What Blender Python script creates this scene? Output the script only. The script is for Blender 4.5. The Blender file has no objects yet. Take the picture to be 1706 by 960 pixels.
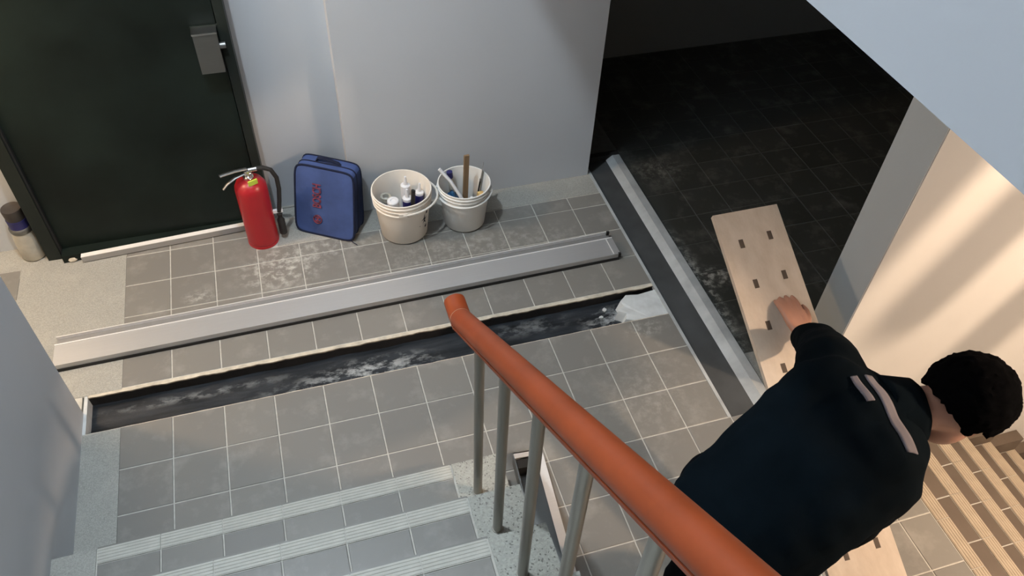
import bpy, bmesh, math, random
from mathutils import Vector, Matrix, noise
from mathutils.bvhtree import BVHTree

random.seed(7)
SC = bpy.context.scene
COL = SC.collection
V = Vector

# ------------------------------------------------------------------ camera
cam_d = bpy.data.cameras.new('camera')
cam = bpy.data.objects.new('camera', cam_d)
COL.objects.link(cam)
cam_d.sensor_width = 36.0
cam_d.lens = 28.364
cam_d.clip_start = 0.02
RX = V((0.95724, -0.28686, 0.03732)); DN = V((-0.18366, -0.70234, -0.68774)); FW = V((0.22350, 0.65149, -0.72499))
cam.matrix_world = Matrix(((RX.x, -DN.x, -FW.x, 0.8777), (RX.y, -DN.y, -FW.y, -1.9488), (RX.z, -DN.z, -FW.z, 2.7666), (0, 0, 0, 1)))
SC.camera = cam

# ------------------------------------------------------------------ world, exposure
W = bpy.data.worlds.new('world'); SC.world = W
W.use_nodes = True
W.node_tree.nodes['Background'].inputs[0].default_value = (0.05, 0.055, 0.06, 1)
W.node_tree.nodes['Background'].inputs[1].default_value = 0.3
SC.view_settings.view_transform = 'Standard'
SC.view_settings.look = 'None'
SC.view_settings.gamma = 1.0
SC.view_settings.use_curve_mapping = False
SC.view_settings.exposure = 0.0
SC.cycles.use_denoising = True
SC.cycles.max_bounces = 8
SC.cycles.sample_clamp_indirect = 4.0

COOL_W, WARM_W, LEFT_W = 232.0, 330.0, 105.0     # lamp powers (lamps are built with their fixtures, at the end)
COOL_P, WARM_P, LEFT_P = V((0.50, 0.0, 3.78)), V((4.20, -1.97, 2.26)), V((-0.95, 0.80, 2.25))


# ------------------------------------------------------------------ materials
def lin(r, g, b):
    f = lambda c: ((c / 255 + 0.055) / 1.055) ** 2.4 if c > 10 else c / 255 / 12.92
    return (f(r), f(g), f(b), 1)


def nodemat(name, rough=0.5, metal=0.0, spec=0.5):
    m = bpy.data.materials.new(name); m.use_nodes = True
    nt = m.node_tree; b = nt.nodes['Principled BSDF']
    b.inputs['Roughness'].default_value = rough
    b.inputs['Metallic'].default_value = metal
    b.inputs['Specular IOR Level'].default_value = spec
    return m, nt, b


def N(nt, t, **k):
    n = nt.nodes.new(t)
    for a, v in k.items(): setattr(n, a, v)
    return n


def mix(nt, fac, a, b, mode='MIX'):
    n = N(nt, 'ShaderNodeMix', data_type='RGBA', blend_type=mode)
    for i, v in ((0, fac), (6, a), (7, b)):
        if isinstance(v, bpy.types.NodeSocket): nt.links.new(v, n.inputs[i])
        else: n.inputs[i].default_value = v
    return n.outputs[2]


def ramp(nt, src, lo, hi):
    n = N(nt, 'ShaderNodeMapRange'); n.clamp = True
    nt.links.new(src, n.inputs[0]); n.inputs[1].default_value = lo; n.inputs[2].default_value = hi
    return n.outputs[0]


def math_(nt, op, a, b=None):
    n = N(nt, 'ShaderNodeMath', operation=op)
    for i, v in ((0, a), (1, b)):
        if v is None: continue
        if isinstance(v, bpy.types.NodeSocket): nt.links.new(v, n.inputs[i])
        else: n.inputs[i].default_value = v
    return n.outputs[0]


def noise_n(nt, scale, detail=4.0, rough=0.55, stretch=None, obj=False):
    if obj:
        src = N(nt, 'ShaderNodeTexCoord').outputs['Object']
    else:
        src = N(nt, 'ShaderNodeNewGeometry').outputs['Position']
    if stretch:
        mp = N(nt, 'ShaderNodeMapping'); mp.inputs['Scale'].default_value = stretch
        nt.links.new(src, mp.inputs[0]); src = mp.outputs[0]
    n = N(nt, 'ShaderNodeTexNoise'); n.inputs['Scale'].default_value = scale
    n.inputs['Detail'].default_value = detail; n.inputs['Roughness'].default_value = rough
    nt.links.new(src, n.inputs['Vector'])
    return n.outputs[0]


def spot(nt, c, r, soft=0.5):
    """mask that is 1 near the world point c and falls to 0 at radius r (a stain with its own shape)"""
    g = N(nt, 'ShaderNodeNewGeometry').outputs['Position']
    mp = N(nt, 'ShaderNodeMapping', vector_type='POINT')
    mp.inputs['Location'].default_value = (-c[0] / r[0], -c[1] / r[1], 0)
    mp.inputs['Scale'].default_value = (1 / r[0], 1 / r[1], 0)
    nt.links.new(g, mp.inputs[0])
    ln = N(nt, 'ShaderNodeVectorMath', operation='LENGTH'); nt.links.new(mp.outputs[0], ln.inputs[0])
    return ramp(nt, ln.outputs['Value'], 1.0, soft)


def bump(nt, b, h, strength=0.3, dist=0.002):
    n = N(nt, 'ShaderNodeBump'); n.inputs['Strength'].default_value = strength; n.inputs['Distance'].default_value = dist
    nt.links.new(h, n.inputs['Height']); nt.links.new(n.outputs[0], b.inputs['Normal'])


def plain(name, c, rough=0.5, metal=0.0, var=0.12, scale=12.0, spec=0.5, bmp=0.0, stretch=None):
    """procedural surface: colour c with soft mottling and a faint relief"""
    m, nt, b = nodemat(name, rough, metal, spec)
    nz = noise_n(nt, scale, stretch=stretch, obj=True)
    d = tuple(x * (1 - var) for x in c[:3]) + (1,); l = tuple(min(1, x * (1 + var)) for x in c[:3]) + (1,)
    nt.links.new(mix(nt, ramp(nt, nz, 0.3, 0.7), d, l), b.inputs['Base Color'])
    if bmp: bump(nt, b, nz, bmp)
    return m


def tile_mat(name, base, dark):
    m, nt, b = nodemat(name, 0.42, 0.0, 0.45)
    oi = N(nt, 'ShaderNodeObjectInfo').outputs['Random']
    c = mix(nt, oi, base, dark)
    cl = noise_n(nt, 7.0, 6.0, 0.65)
    c = mix(nt, math_(nt, 'MULTIPLY', ramp(nt, cl, 0.52, 0.8), 0.35), c, (0.42, 0.41, 0.38, 1))
    # dried white dust left by the works: along the metal track, by the tool bag, in front of the buckets
    fine = noise_n(nt, 26.0, 8.0, 0.7)
    fr = ramp(nt, fine, 0.47, 0.66)
    for cc, rr, k in (((0.70, 0.93), (0.24, 0.17), 0.75), ((0.90, 1.03), (0.35, 0.10), 0.5), ((0.33, 0.85), (0.10, 0.05), 0.6),
                      ((2.62, 0.30), (0.07, 0.55), 0.75), ((2.72, 0.36), (0.11, 0.08), 0.9), ((2.78, 1.20), (0.22, 0.16), 0.35),
                      ((1.6, 0.85), (0.7, 0.16), 0.3), ((2.1, -0.2), (0.3, 0.3), 0.16), ((2.25, 0.14), (0.12, 0.06), 0.5)):
        c = mix(nt, math_(nt, 'MULTIPLY', math_(nt, 'MULTIPLY', spot(nt, cc, rr, 0.25), fr), k), c, (0.62, 0.62, 0.58, 1))
    nt.links.new(c, b.inputs['Base Color'])
    bump(nt, b, fine, 0.12, 0.001)
    nt.links.new(ramp(nt, cl, 0.0, 2.2), b.inputs['Roughness'])
    b.inputs['Roughness'].default_value = 0.42
    nt.links.remove(b.inputs['Roughness'].links[0])
    return m


def terrazzo(name, base, chip=0.22, sc=150.0):
    m, nt, b = nodemat(name, 0.5, 0, 0.4)
    g = N(nt, 'ShaderNodeNewGeometry').outputs['Position']
    v = N(nt, 'ShaderNodeTexVoronoi'); v.inputs['Scale'].default_value = sc; nt.links.new(g, v.inputs['Vector'])
    sepc = N(nt, 'ShaderNodeSeparateColor'); nt.links.new(v.outputs['Color'], sepc.inputs[0])
    lo = tuple(x * 0.84 for x in base[:3]) + (1,); hi = tuple(min(1, x * 1.12) for x in base[:3]) + (1,)
    c = mix(nt, sepc.outputs[0], lo, hi)
    c = mix(nt, math_(nt, 'MULTIPLY', ramp(nt, sepc.outputs[1], 0.90, 0.93), chip * 4), c, (0.06, 0.055, 0.05, 1))
    c = mix(nt, math_(nt, 'MULTIPLY', ramp(nt, noise_n(nt, 5.0), 0.5, 0.8), 0.3), c, (0.5, 0.48, 0.44, 1))
    nt.links.new(c, b.inputs['Base Color'])
    bump(nt, b, noise_n(nt, 120.0), 0.15, 0.001)
    return m


def bed_mat():
    """black bitumen in the trench, brushed along its length, with dried white cement smears"""
    m, nt, b = nodemat('trench bitumen', 0.5, 0, 0.25)
    st = noise_n(nt, 9.0, 6.0, 0.65, stretch=(0.35, 2.6, 1))
    c = mix(nt, ramp(nt, st, 0.35, 0.75), (0.006, 0.007, 0.009, 1), (0.032, 0.038, 0.046, 1))
    f = noise_n(nt, 22.0, 8.0, 0.68, stretch=(0.7, 1.3, 1))
    fr = ramp(nt, f, 0.46, 0.60)
    for cc, rr, k in (((1.02, 0.27), (0.36, 0.09), 0.75), ((0.72, 0.25), (0.30, 0.06), 0.3), ((2.16, 0.27), (0.2, 0.10), 0.8), ((1.75, 0.33), (0.3, 0.06), 0.25), ((0.3, 0.33), (0.5, 0.03), 0.3)):
        c = mix(nt, math_(nt, 'MULTIPLY', math_(nt, 'MULTIPLY', spot(nt, cc, rr, 0.2), fr), k), c, (0.42, 0.45, 0.46, 1))
    nt.links.new(c, b.inputs['Base Color'])
    bump(nt, b, f, 0.5, 0.004)
    return m


def steel(name, c=(0.55, 0.56, 0.57, 1), rough=0.34, along=(1, 40, 40), metal=1.0):
    m, nt, b = nodemat(name, rough, metal, 0.5)
    nz = noise_n(nt, 8.0, 3.0, 0.5, stretch=along, obj=True)
    nt.links.new(mix(nt, nz, tuple(x * 0.86 for x in c[:3]) + (1,), c), b.inputs['Base Color'])
    bump(nt, b, nz, 0.05, 0.0006)
    return m


def wall_mat(name, c, rough=0.55):
    m, nt, b = nodemat(name, rough, 0, 0.35)
    nz = noise_n(nt, 1.6, 3.0)
    nt.links.new(mix(nt, ramp(nt, nz, 0.3, 0.7), tuple(x * 0.95 for x in c[:3]) + (1,), c), b.inputs['Base Color'])
    bump(nt, b, noise_n(nt, 90.0, 3.0), 0.06, 0.001)
    return m


def wood_mat(name, a, d, stretch=(3, 26, 26)):
    m, nt, b = nodemat(name, 0.55, 0, 0.35)
    nz = noise_n(nt, 1.0, 7.0, 0.6, stretch=stretch, obj=True)
    nt.links.new(mix(nt, ramp(nt, nz, 0.3, 0.72), a, d), b.inputs['Base Color'])
    bump(nt, b, nz, 0.1, 0.001)
    return m


def cloth_mat(name, c, rough=0.85, sc=220.0, spec=0.2):
    m, nt, b = nodemat(name, rough, 0, spec)
    nz = noise_n(nt, 7.0, 5.0, obj=True)
    nt.links.new(mix(nt, ramp(nt, nz, 0.3, 0.7), tuple(x * 0.75 for x in c[:3]) + (1,), tuple(x * 1.2 for x in c[:3]) + (1,)), b.inputs['Base Color'])
    bump(nt, b, noise_n(nt, sc, 2.0, obj=True), 0.3, 0.001)
    return m


M = {}
M['tile'] = tile_mat('grey floor tile', (0.192, 0.185, 0.168, 1), (0.168, 0.163, 0.150, 1))
M['tile_shaded'] = tile_mat('corridor floor tile darkened for shade', (0.050, 0.053, 0.049, 1), (0.040, 0.043, 0.039, 1))  # shade of the unlit corridor put into the tile colour
M['tile_tinted'] = plain('stair tile tinted for warm light', (0.098, 0.074, 0.055, 1), 0.45, var=0.12, scale=7)  # same tile as the landing, with the warm dim light in its colour
M['grout'] = plain('pale grout', (0.47, 0.46, 0.42, 1), 0.85, var=0.15, scale=30)
M['grout_shaded'] = plain('corridor grout darkened for shade', (0.12, 0.125, 0.12, 1), 0.85, var=0.15, scale=30)  # darker copy of the grout, carries the corridor shade
M['terrazzo'] = terrazzo('grey terrazzo', (0.305, 0.305, 0.280, 1), 0.04, 300.0)
M['terrazzo_stair'] = terrazzo('washed terrazzo of the stair edge', (0.315, 0.32, 0.285, 1), 0.18, 200.0)
M['nosing'] = plain('ribbed nosing tile', (0.44, 0.435, 0.39, 1), 0.6, var=0.08, scale=20)
M['nosing_tinted'] = plain('stair nosing tinted for warm light', (0.36, 0.30, 0.225, 1), 0.6, var=0.08, scale=20)  # copy of the nosing with the warm stair light in its colour
M['mortar'] = plain('cream bedding mortar', (0.50, 0.46, 0.38, 1), 0.9, var=0.25, scale=25, bmp=0.6)
M['mortar_white'] = plain('white cement patch', (0.52, 0.55, 0.56, 1), 0.8, var=0.15, scale=14, bmp=0.4)
M['bed'] = bed_mat()
M['black'] = plain('black cut edge', (0.012, 0.012, 0.013, 1), 0.8, var=0.4, scale=30)
M['wall'] = wall_mat('grey white wall paint', (0.535, 0.565, 0.60, 1))
M['wall_end_shaded'] = wall_mat('pillar end toned for shade', (0.39, 0.42, 0.43, 1))  # end face greyer than its wall, shade put into the colour
M['wall_shaded'] = wall_mat('corridor wall darkened for shade', (0.24, 0.25, 0.245, 1))  # wall colour lowered to carry the corridor's shade
M['slab'] = wall_mat('upper floor slab paint', (0.365, 0.37, 0.385, 1))
M['wall_warm'] = wall_mat('stair wall paint', (0.60, 0.585, 0.56, 1))
M['door'] = plain('dark green door paint', (0.0065, 0.0115, 0.0095, 1), 0.5, var=0.5, scale=2.5, spec=0.2)
M['door_frame'] = plain('dark green frame paint', (0.016, 0.021, 0.018, 1), 0.5, var=0.25, scale=4, spec=0.2)
M['steel'] = steel('stainless steel')
M['alu'] = steel('brushed aluminium tray', (0.50, 0.505, 0.51, 1), 0.42, (1, 60, 60), 0.5)
M['alu_ledge'] = steel('duller aluminium ledge', (0.30, 0.30, 0.30, 1), 0.4, (1, 60, 60), 0.5)
M['alu_edge'] = steel('bright aluminium rim', (0.90, 0.90, 0.90, 1), 0.3, (1, 40, 40), 0.3)
M['track'] = plain('dark grey painted track', (0.056, 0.059, 0.060, 1), 0.7, var=0.2, scale=5, spec=0.15)
M['track_lip'] = plain('light grey track lip', (0.37, 0.39, 0.395, 1), 0.5, var=0.2, scale=8)
M['threshold'] = steel('threshold top with painted reflection', (0.88, 0.87, 0.85, 1), 0.38, (1, 40, 40), 0.1)  # near-white top, the lamp's reflection is painted in
M['threshold_front'] = steel('threshold front with painted shade', (0.36, 0.355, 0.345, 1), 0.45, (1, 40, 40), 0.2)  # darker copy for the front, its shade is in the colour
M['rail'] = plain('orange brown handrail vinyl', (0.225, 0.044, 0.013, 1), 0.45, var=0.10, scale=9, spec=0.2)
M['rail_seam'] = plain('pale joint of the handrail', (0.40, 0.22, 0.14, 1), 0.5)
M['baluster'] = steel('dull stainless baluster', (0.36, 0.345, 0.31, 1), 0.38, (30, 30, 1), 0.85)
M['rubber'] = plain('black rubber', (0.012, 0.012, 0.012, 1), 0.7, var=0.3)
M['red'] = plain('red extinguisher paint', (0.34, 0.012, 0.018, 1), 0.32, var=0.08, scale=6)
M['lime'] = plain('lime plastic tag', (0.45, 0.55, 0.06, 1), 0.5)
M['chrome'] = steel('bright valve metal', (0.72, 0.70, 0.68, 1), 0.25)
M['handle_grey'] = steel('dull handle metal', (0.26, 0.265, 0.26, 1), 0.45)
M['bag'] = cloth_mat('faded blue bag fabric', (0.050, 0.080, 0.205, 1))
M['bag_dark'] = cloth_mat('navy piping', (0.010, 0.014, 0.035, 1))
M['bag_side'] = cloth_mat('bag side fabric', (0.018, 0.032, 0.085, 1))
M['bag_red'] = plain('faded red print', (0.17, 0.030, 0.055, 1), 0.8, var=0.5, scale=40)
M['pail'] = plain('off white plastic', (0.86, 0.81, 0.735, 1), 0.4, var=0.05, scale=6)
M['pail2'] = plain('grey white plastic', (0.78, 0.785, 0.765, 1), 0.42, var=0.05, scale=6)
M['white'] = plain('white plastic', (0.76, 0.77, 0.80, 1), 0.35, var=0.05)
M['navy'] = plain('navy label print', (0.018, 0.018, 0.11, 1), 0.45)
M['wood_stick'] = wood_mat('brown wooden stick', (0.17, 0.105, 0.055, 1), (0.27, 0.18, 0.10, 1), (26, 26, 3))
M['plank'] = wood_mat('pale birch board', (0.56, 0.475, 0.39, 1), (0.46, 0.38, 0.30, 1), (26, 3, 26))
M['hole'] = plain('dark slot', (0.075, 0.055, 0.04, 1), 0.8)
M['teal'] = plain('deep blue plastic film', (0.015, 0.07, 0.16, 1), 0.25, var=0.5, scale=30)
M['sponge'] = plain('ochre sponge', (0.55, 0.37, 0.14, 1), 0.9, var=0.3, scale=60, bmp=0.6)
M['clear'] = plain('cloudy bottle plastic', (0.44, 0.42, 0.36, 1), 0.3, var=0.2, scale=10)
M['cap'] = plain('brown black cap', (0.035, 0.03, 0.027, 1), 0.5)
M['skin'] = plain('skin', (0.40, 0.20, 0.135, 1), 0.5, var=0.08, scale=14)
M['hair'] = plain('black hair', (0.0012, 0.0012, 0.0015, 1), 0.95, var=0.5, scale=60, bmp=0.5, stretch=(1, 1, 4), spec=0.02)
M['jacket'] = cloth_mat('dark navy work jacket', (0.0026, 0.0048, 0.0068, 1), 1.0, 220.0, 0.03)
M['trousers'] = cloth_mat('black trousers', (0.003, 0.0035, 0.0045, 1), 1.0, 220.0, 0.03)
M['stripe'] = cloth_mat('pale grey cloth', (0.15, 0.135, 0.15, 1))
M['shoe'] = plain('black shoe', (0.012, 0.011, 0.010, 1), 0.5)
M['eye'] = plain('eye', (0.5, 0.48, 0.45, 1), 0.3)
M['lip'] = plain('lips', (0.28, 0.09, 0.075, 1), 0.5)


# ------------------------------------------------------------------ builders
def wloc(o):
    p = V((0, 0, 0))
    while o is not None:
        p += o.location; o = o.parent
    return p


def link(name, me, parent=None, loc=(0, 0, 0)):
    o = bpy.data.objects.new(name, me); COL.objects.link(o)
    o.location = loc
    if parent is not None: o.parent = parent
    return o


def obj(name, bm, m, parent=None, smooth=False, bevel=0.0, mesh_name=None):
    """link a bmesh given in world coordinates as ONE object under parent"""
    off = wloc(parent) if parent is not None else V((0, 0, 0))
    if bevel:
        bmesh.ops.bevel(bm, geom=[e for e in bm.edges if len(e.link_faces) == 2 and e.calc_face_angle(0) > 0.5], offset=bevel, segments=2, affect='EDGES', profile=0.5)
    bmesh.ops.recalc_face_normals(bm, faces=bm.faces)
    if off.length > 0: bmesh.ops.translate(bm, vec=-off, verts=bm.verts)
    me = bpy.data.meshes.new(name); bm.to_mesh(me); bm.free()
    for mm in (m if isinstance(m, (list, tuple)) else [m]): me.materials.append(mm)
    if smooth:
        me.polygons.foreach_set('use_smooth', [True] * len(me.polygons))
        try: me.set_sharp_from_angle(angle=math.radians(40))
        except Exception: pass
    return link(name, me, parent)


def thing(name, label, cat, loc, group=None):
    o = bpy.data.objects.new(name, None); COL.objects.link(o)
    o.location = loc; o.empty_display_size = 0.05
    tag(o, label, cat, group)
    return o


def tag(o, label, cat, group=None):
    o['label'] = label; o['category'] = cat; o['kind'] = 'thing'
    if group: o['group'] = group
    return o


def struct(o, kind='structure'):
    o['kind'] = kind
    return o


def recentre(o):
    """move the origin of a one-mesh thing to the middle of its base"""
    me = o.data
    xs = [v.co for v in me.vertices]
    c = V((sum(v.x for v in xs) / len(xs), sum(v.y for v in xs) / len(xs), min(v.z for v in xs)))
    me.transform(Matrix.Translation(-c)); o.location = o.location + c
    return o


def nb(): return bmesh.new()


def box(bm, x0, x1, y0, y1, z0, z1):
    vs = [bm.verts.new((x, y, z)) for z in (z0, z1) for x, y in ((x0, y0), (x1, y0), (x1, y1), (x0, y1))]
    for f in ((3, 2, 1, 0), (4, 5, 6, 7), (0, 1, 5, 4), (1, 2, 6, 5), (2, 3, 7, 6), (3, 0, 4, 7)):
        bm.faces.new([vs[i] for i in f])
    return vs


def obox(bm, c, ax, ay, az, hx, hy, hz):
    c = V(c); vs = []
    for k in (-1, 1):
        for i, j in ((-1, -1), (1, -1), (1, 1), (-1, 1)):
            vs.append(bm.verts.new(c + ax * hx * i + ay * hy * j + az * hz * k))
    for f in ((3, 2, 1, 0), (4, 5, 6, 7), (0, 1, 5, 4), (1, 2, 6, 5), (2, 3, 7, 6), (3, 0, 4, 7)):
        bm.faces.new([vs[i] for i in f])
    return vs


def frames(pts):
    pts = [V(p) for p in pts]; out = []
    t0 = (pts[1] - pts[0]).normalized()
    u = t0.cross(V((0, 0, 1)))
    if u.length < 1e-3: u = t0.cross(V((0, 1, 0)))
    u.normalize()
    for i, p in enumerate(pts):
        a = pts[max(i - 1, 0)]; b = pts[min(i + 1, len(pts) - 1)]
        t = (b - a).normalized()
        u = (u - t * u.dot(t)).normalized()
        out.append((p, t, u, t.cross(u)))
    return out


def tube(bm, pts, r, seg=12, cap=True, squash=1.0):
    rs = r if isinstance(r, (list, tuple)) else [r] * len(pts)
    rings = []
    for (p, t, u, w), rr in zip(frames(pts), rs):
        rings.append([bm.verts.new(p + u * math.cos(2 * math.pi * k / seg) * rr + w * math.sin(2 * math.pi * k / seg) * rr * squash) for k in range(seg)])
    for a, b in zip(rings, rings[1:]):
        for k in range(seg): bm.faces.new((a[k], a[(k + 1) % seg], b[(k + 1) % seg], b[k]))
    if cap:
        bm.faces.new(rings[0][::-1]); bm.faces.new(rings[-1])


def lathe(bm, c, prof, seg=32, ax=None, closed=True):
    c = V(c); ax = V(ax).normalized() if ax is not None else V((0, 0, 1))
    u = ax.cross(V((0, 1, 0)));
    if u.length < 1e-3: u = V((1, 0, 0))
    u.normalize(); w = ax.cross(u)
    rings = []
    for r, h in prof:
        if r < 1e-6: rings.append([bm.verts.new(c + ax * h)])
        else: rings.append([bm.verts.new(c + ax * h + (u * math.cos(2 * math.pi * k / seg) + w * math.sin(2 * math.pi * k / seg)) * r) for k in range(seg)])
    for a, b in zip(rings, rings[1:]):
        for k in range(seg):
            k2 = (k + 1) % seg
            if len(a) == 1 and len(b) == 1: continue
            if len(a) == 1: bm.faces.new((a[0], b[k2], b[k]))
            elif len(b) == 1: bm.faces.new((a[k], a[k2], b[0]))
            else: bm.faces.new((a[k], a[k2], b[k2], b[k]))


def ball(bm, c, rx, ry, rz, u=24, v=14, rot=None):
    r = bmesh.ops.create_uvsphere(bm, u_segments=u, v_segments=v, radius=1.0)
    m = Matrix.Diagonal((rx, ry, rz, 1))
    if rot is not None: m = rot.to_4x4() @ m
    bmesh.ops.transform(bm, matrix=Matrix.Translation(V(c)) @ m, verts=r['verts'])


def arc(c, a, b, t0, t1, n):
    c = V(c); a = V(a); b = V(b)
    return [c + a * math.cos(t0 + (t1 - t0) * i / n) + b * math.sin(t0 + (t1 - t0) * i / n) for i in range(n + 1)]


# ------------------------------------------------------------------ the room shell
TR0, TR1 = 0.200, 0.380          # trench edges in y
PX, PY0, PY1 = 2.74, -0.435, -0.262   # end of the pillar wall
LX = 3.0                         # landing edge above the lower stairs


def slab(name, boxes, m, parent=None, bevel=0.0, kind=None):
    bm = nb()
    for b in boxes: box(bm, *b)
    o = obj(name, bm, m, parent, bevel=bevel)
    if kind: struct(o, kind)
    return o


floor = slab('floor', [(-1.9, 2.40, TR1 + 0.012, 1.42, -0.25, -0.0025), (-0.34, 2.40, -3.3, TR0, -0.25, -0.0025), (-1.9, -0.15, TR0, TR1 + 0.012, -0.25, -0.0025),
                       (2.40, LX - 0.001, -2.6, -0.401, -0.25, -0.0025), (2.61, LX - 0.001, -0.401, PY1, -0.25, -0.0025), (-0.34, 2.40, TR0, TR1 + 0.012, -0.25, -0.085)], M['grout'], kind='structure')
corr_floor = slab('floor_corridor', [(2.61, 7.0, PY1, 2.37, -0.25, -0.0025), (2.382, 2.61, 1.40, 2.37, -0.25, -0.0025)], M['grout_shaded'], kind='structure')

slab('wall_left', [(-0.30, -0.14, -3.3, 0.305, 0, 4.1), (-0.30, -0.14, 0.305, 1.42, 2.35, 4.1)], M['wall'], kind='structure', bevel=0.006)
slab('wall_back', [(1.10, 2.378, 1.255, 1.50, -0.25, 4.1), (0.70, 1.10, 1.385, 1.50, -0.25, 4.1), (-0.345, 0.70, 1.385, 1.50, -0.25, 4.1), (-1.9, -0.345, 1.385, 1.50, -0.25, 4.1)],
     M['wall'], kind='structure', bevel=0.004)
slab('wall_alcove', [(-2.0, -1.9, -0.2, 1.5, -0.25, 2.6)], M['wall'], kind='structure')
slab('wall_alcove_front', [(-1.9, -0.30, 0.105, 0.205, -0.25, 2.6)], M['wall'], kind='structure')
slab('wall_corridor_far', [(2.378, 7.0, 2.37, 2.5, -0.25, 2.53)], M['wall_shaded'], kind='structure')
slab('wall_corridor_side', [(2.28, 2.378, 1.5, 2.5, -0.25, 2.53)], M['wall_shaded'], kind='structure')
slab('wall_corridor_end', [(7.0, 7.1, -0.4, 2.5, -0.25, 2.53)], M['wall_shaded'], kind='structure')
slab('wall_pillar', [(PX - 0.004, PX, PY0 + 0.002, PY1, -0.002, 2.53)], M['wall_end_shaded'], kind='structure')
slab('wall_right', [(PX, 7.0, PY0, PY1, -2.6, 2.53)], M['wall_warm'], kind='structure', bevel=0.004)
slab('wall_right_end', [(7.0, 7.1, -2.7, -0.4, -2.6, 2.53)], M['wall_warm'], kind='structure')
slab('wall_front', [(1.40, 7.1, -2.7, -2.6, -2.6, 2.53)], M['wall'], kind='structure')
slab('wall_rear', [(-0.30, 1.4, -3.4, -3.301, 0, 4.1)], M['wall'], kind='structure')
slab('wall_rear_upper', [(1.41, 3.2, -3.4, -3.3, 2.83, 4.1)], M['wall'], kind='structure')
slab('wall_upper', [(3.1, 3.2, -3.3, 1.4, 2.83, 4.1), (1.2, 3.2, 1.42, 1.5, 2.83, 4.1)], M['wall'], kind='structure')
# the slab of the upper floor: its edge faces the stair well
up = slab('ceiling', [(1.195, 7.1, -3.3, 2.5, 2.535, 2.83)], M['slab'], kind='structure', bevel=0.010)
slab('ceiling_top', [(-0.34, 3.2, -3.4, 1.5, 4.1, 4.2)], M['wall'], kind='structure')
slab('ceiling_alcove', [(-2.0, -0.14, -0.2, 1.5, 2.6, 2.7)], M['wall'], kind='structure')
slab('wall_below_landing', [(LX - 0.10, LX - 0.001, -2.6, PY0, -2.6, -0.25)], M['wall_warm'], kind='structure')
slab('floor_below', [(LX, 7.0, -2.6, PY0, -2.7, -1.62)], M['tile'], kind='structure')

slab('added_light_blocker', [(2.93, 3.06, -2.598, PY0 - 0.001, 1.72, 2.534)], M['wall_warm'], kind='structure')   # added unseen block over the lower stairs, keeps warm light off the left wall

# ------------------------------------------------------------------ floor pieces
TILE_MESHES = {}


def tile_mesh(w, d, m):
    k = (round(w, 3), round(d, 3), m.name)
    if k in TILE_MESHES: return TILE_MESHES[k]
    e = 0.0018; h = 0.0030
    a, b = w / 2, d / 2
    vs = [(-a, -b, -h), (a, -b, -h), (a, b, -h), (-a, b, -h), (-a, -b, -e * 0.6), (a, -b, -e * 0.6), (a, b, -e * 0.6), (-a, b, -e * 0.6),
          (-a + e, -b + e, 0), (a - e, -b + e, 0), (a - e, b - e, 0), (-a + e, b - e, 0)]
    fs = [(0, 1, 5, 4), (1, 2, 6, 5), (2, 3, 7, 6), (3, 0, 4, 7), (4, 5, 9, 8), (5, 6, 10, 9), (6, 7, 11, 10), (7, 4, 8, 11), (8, 9, 10, 11)]
    me = bpy.data.meshes.new('tile'); me.from_pydata(vs, [], fs); me.materials.append(m)
    TILE_MESHES[k] = me
    return me


G = 0.0052


def tile(parent, x0, x1, y0, y1, m, z=0.0, name='tile', jit=0.0006):
    w, d = x1 - x0 - G, y1 - y0 - G
    if w < 0.012 or d < 0.012: return
    o = link(name, tile_mesh(w, d, m), parent, ((x0 + x1) / 2 - wloc(parent).x, (y0 + y1) / 2 - wloc(parent).y, z - wloc(parent).z + random.uniform(-jit, jit)))
    return o


# landing tiles, laid on a 20 cm grid, cut at the trench, the door and the stair
for c in range(12):
    x0, x1 = 0.2 * c, 0.2 * c + 0.2
    for r in range(-10, 7):
        y0, y1 = 0.2 * r, 0.2 * r + 0.2
        if r == 1: continue                                   # the trench
        if x1 <= 1.3 and y1 <= -0.45: continue                # under the stair
        if y0 < -0.41 and x0 < 1.385: x0c = max(x0, 1.39)
        else: x0c = x0
        ymax = 1.262 if x1 < 0.61 else 1.095
        y1c = min(y1, ymax)
        if y0 >= ymax: continue
        if x0 < 1.38 and y0 < -0.41: y0 = max(y0, -0.42) if x1 <= 1.385 else y0
        tile(floor, x0c, x1, y0, y1c, M['tile'])
# landing strip beside the lower stairs
for r in range(-12, -1):
    y0, y1 = 0.2 * r, min(0.2 * r + 0.2, -0.40)
    for x0, x1 in ((2.4, 2.6), (2.6, 2.8), (2.8, 2.942)):
        if x1 > PX and y1 > PY0: y1 = PY0 if x0 >= PX - 0.01 or x1 > PX else y1
        if y1 - y0 > 0.03: tile(floor, x0, x1, y0, y1, M['tile'])
# alcove tiles left of the terrazzo
for c in range(6):
    for r in range(2, 6):
        tile(floor, -0.46 - 0.2 * c - 0.2, -0.46 - 0.2 * c, 0.17 + 0.2 * r - 0.2 + 0.06, 0.17 + 0.2 * r + 0.06, M['tile'])
# corridor tiles
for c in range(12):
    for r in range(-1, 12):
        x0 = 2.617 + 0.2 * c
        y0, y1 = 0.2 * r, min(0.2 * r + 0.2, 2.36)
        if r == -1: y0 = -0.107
        tile(corr_floor, x0, x0 + 0.2, y0, y1, M['tile_shaded'])


def strip(name, boxes, m, parent=floor):
    bm = nb()
    for b in boxes: box(bm, *b)
    return obj(name, bm, m, parent, bevel=0.0015)


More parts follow.
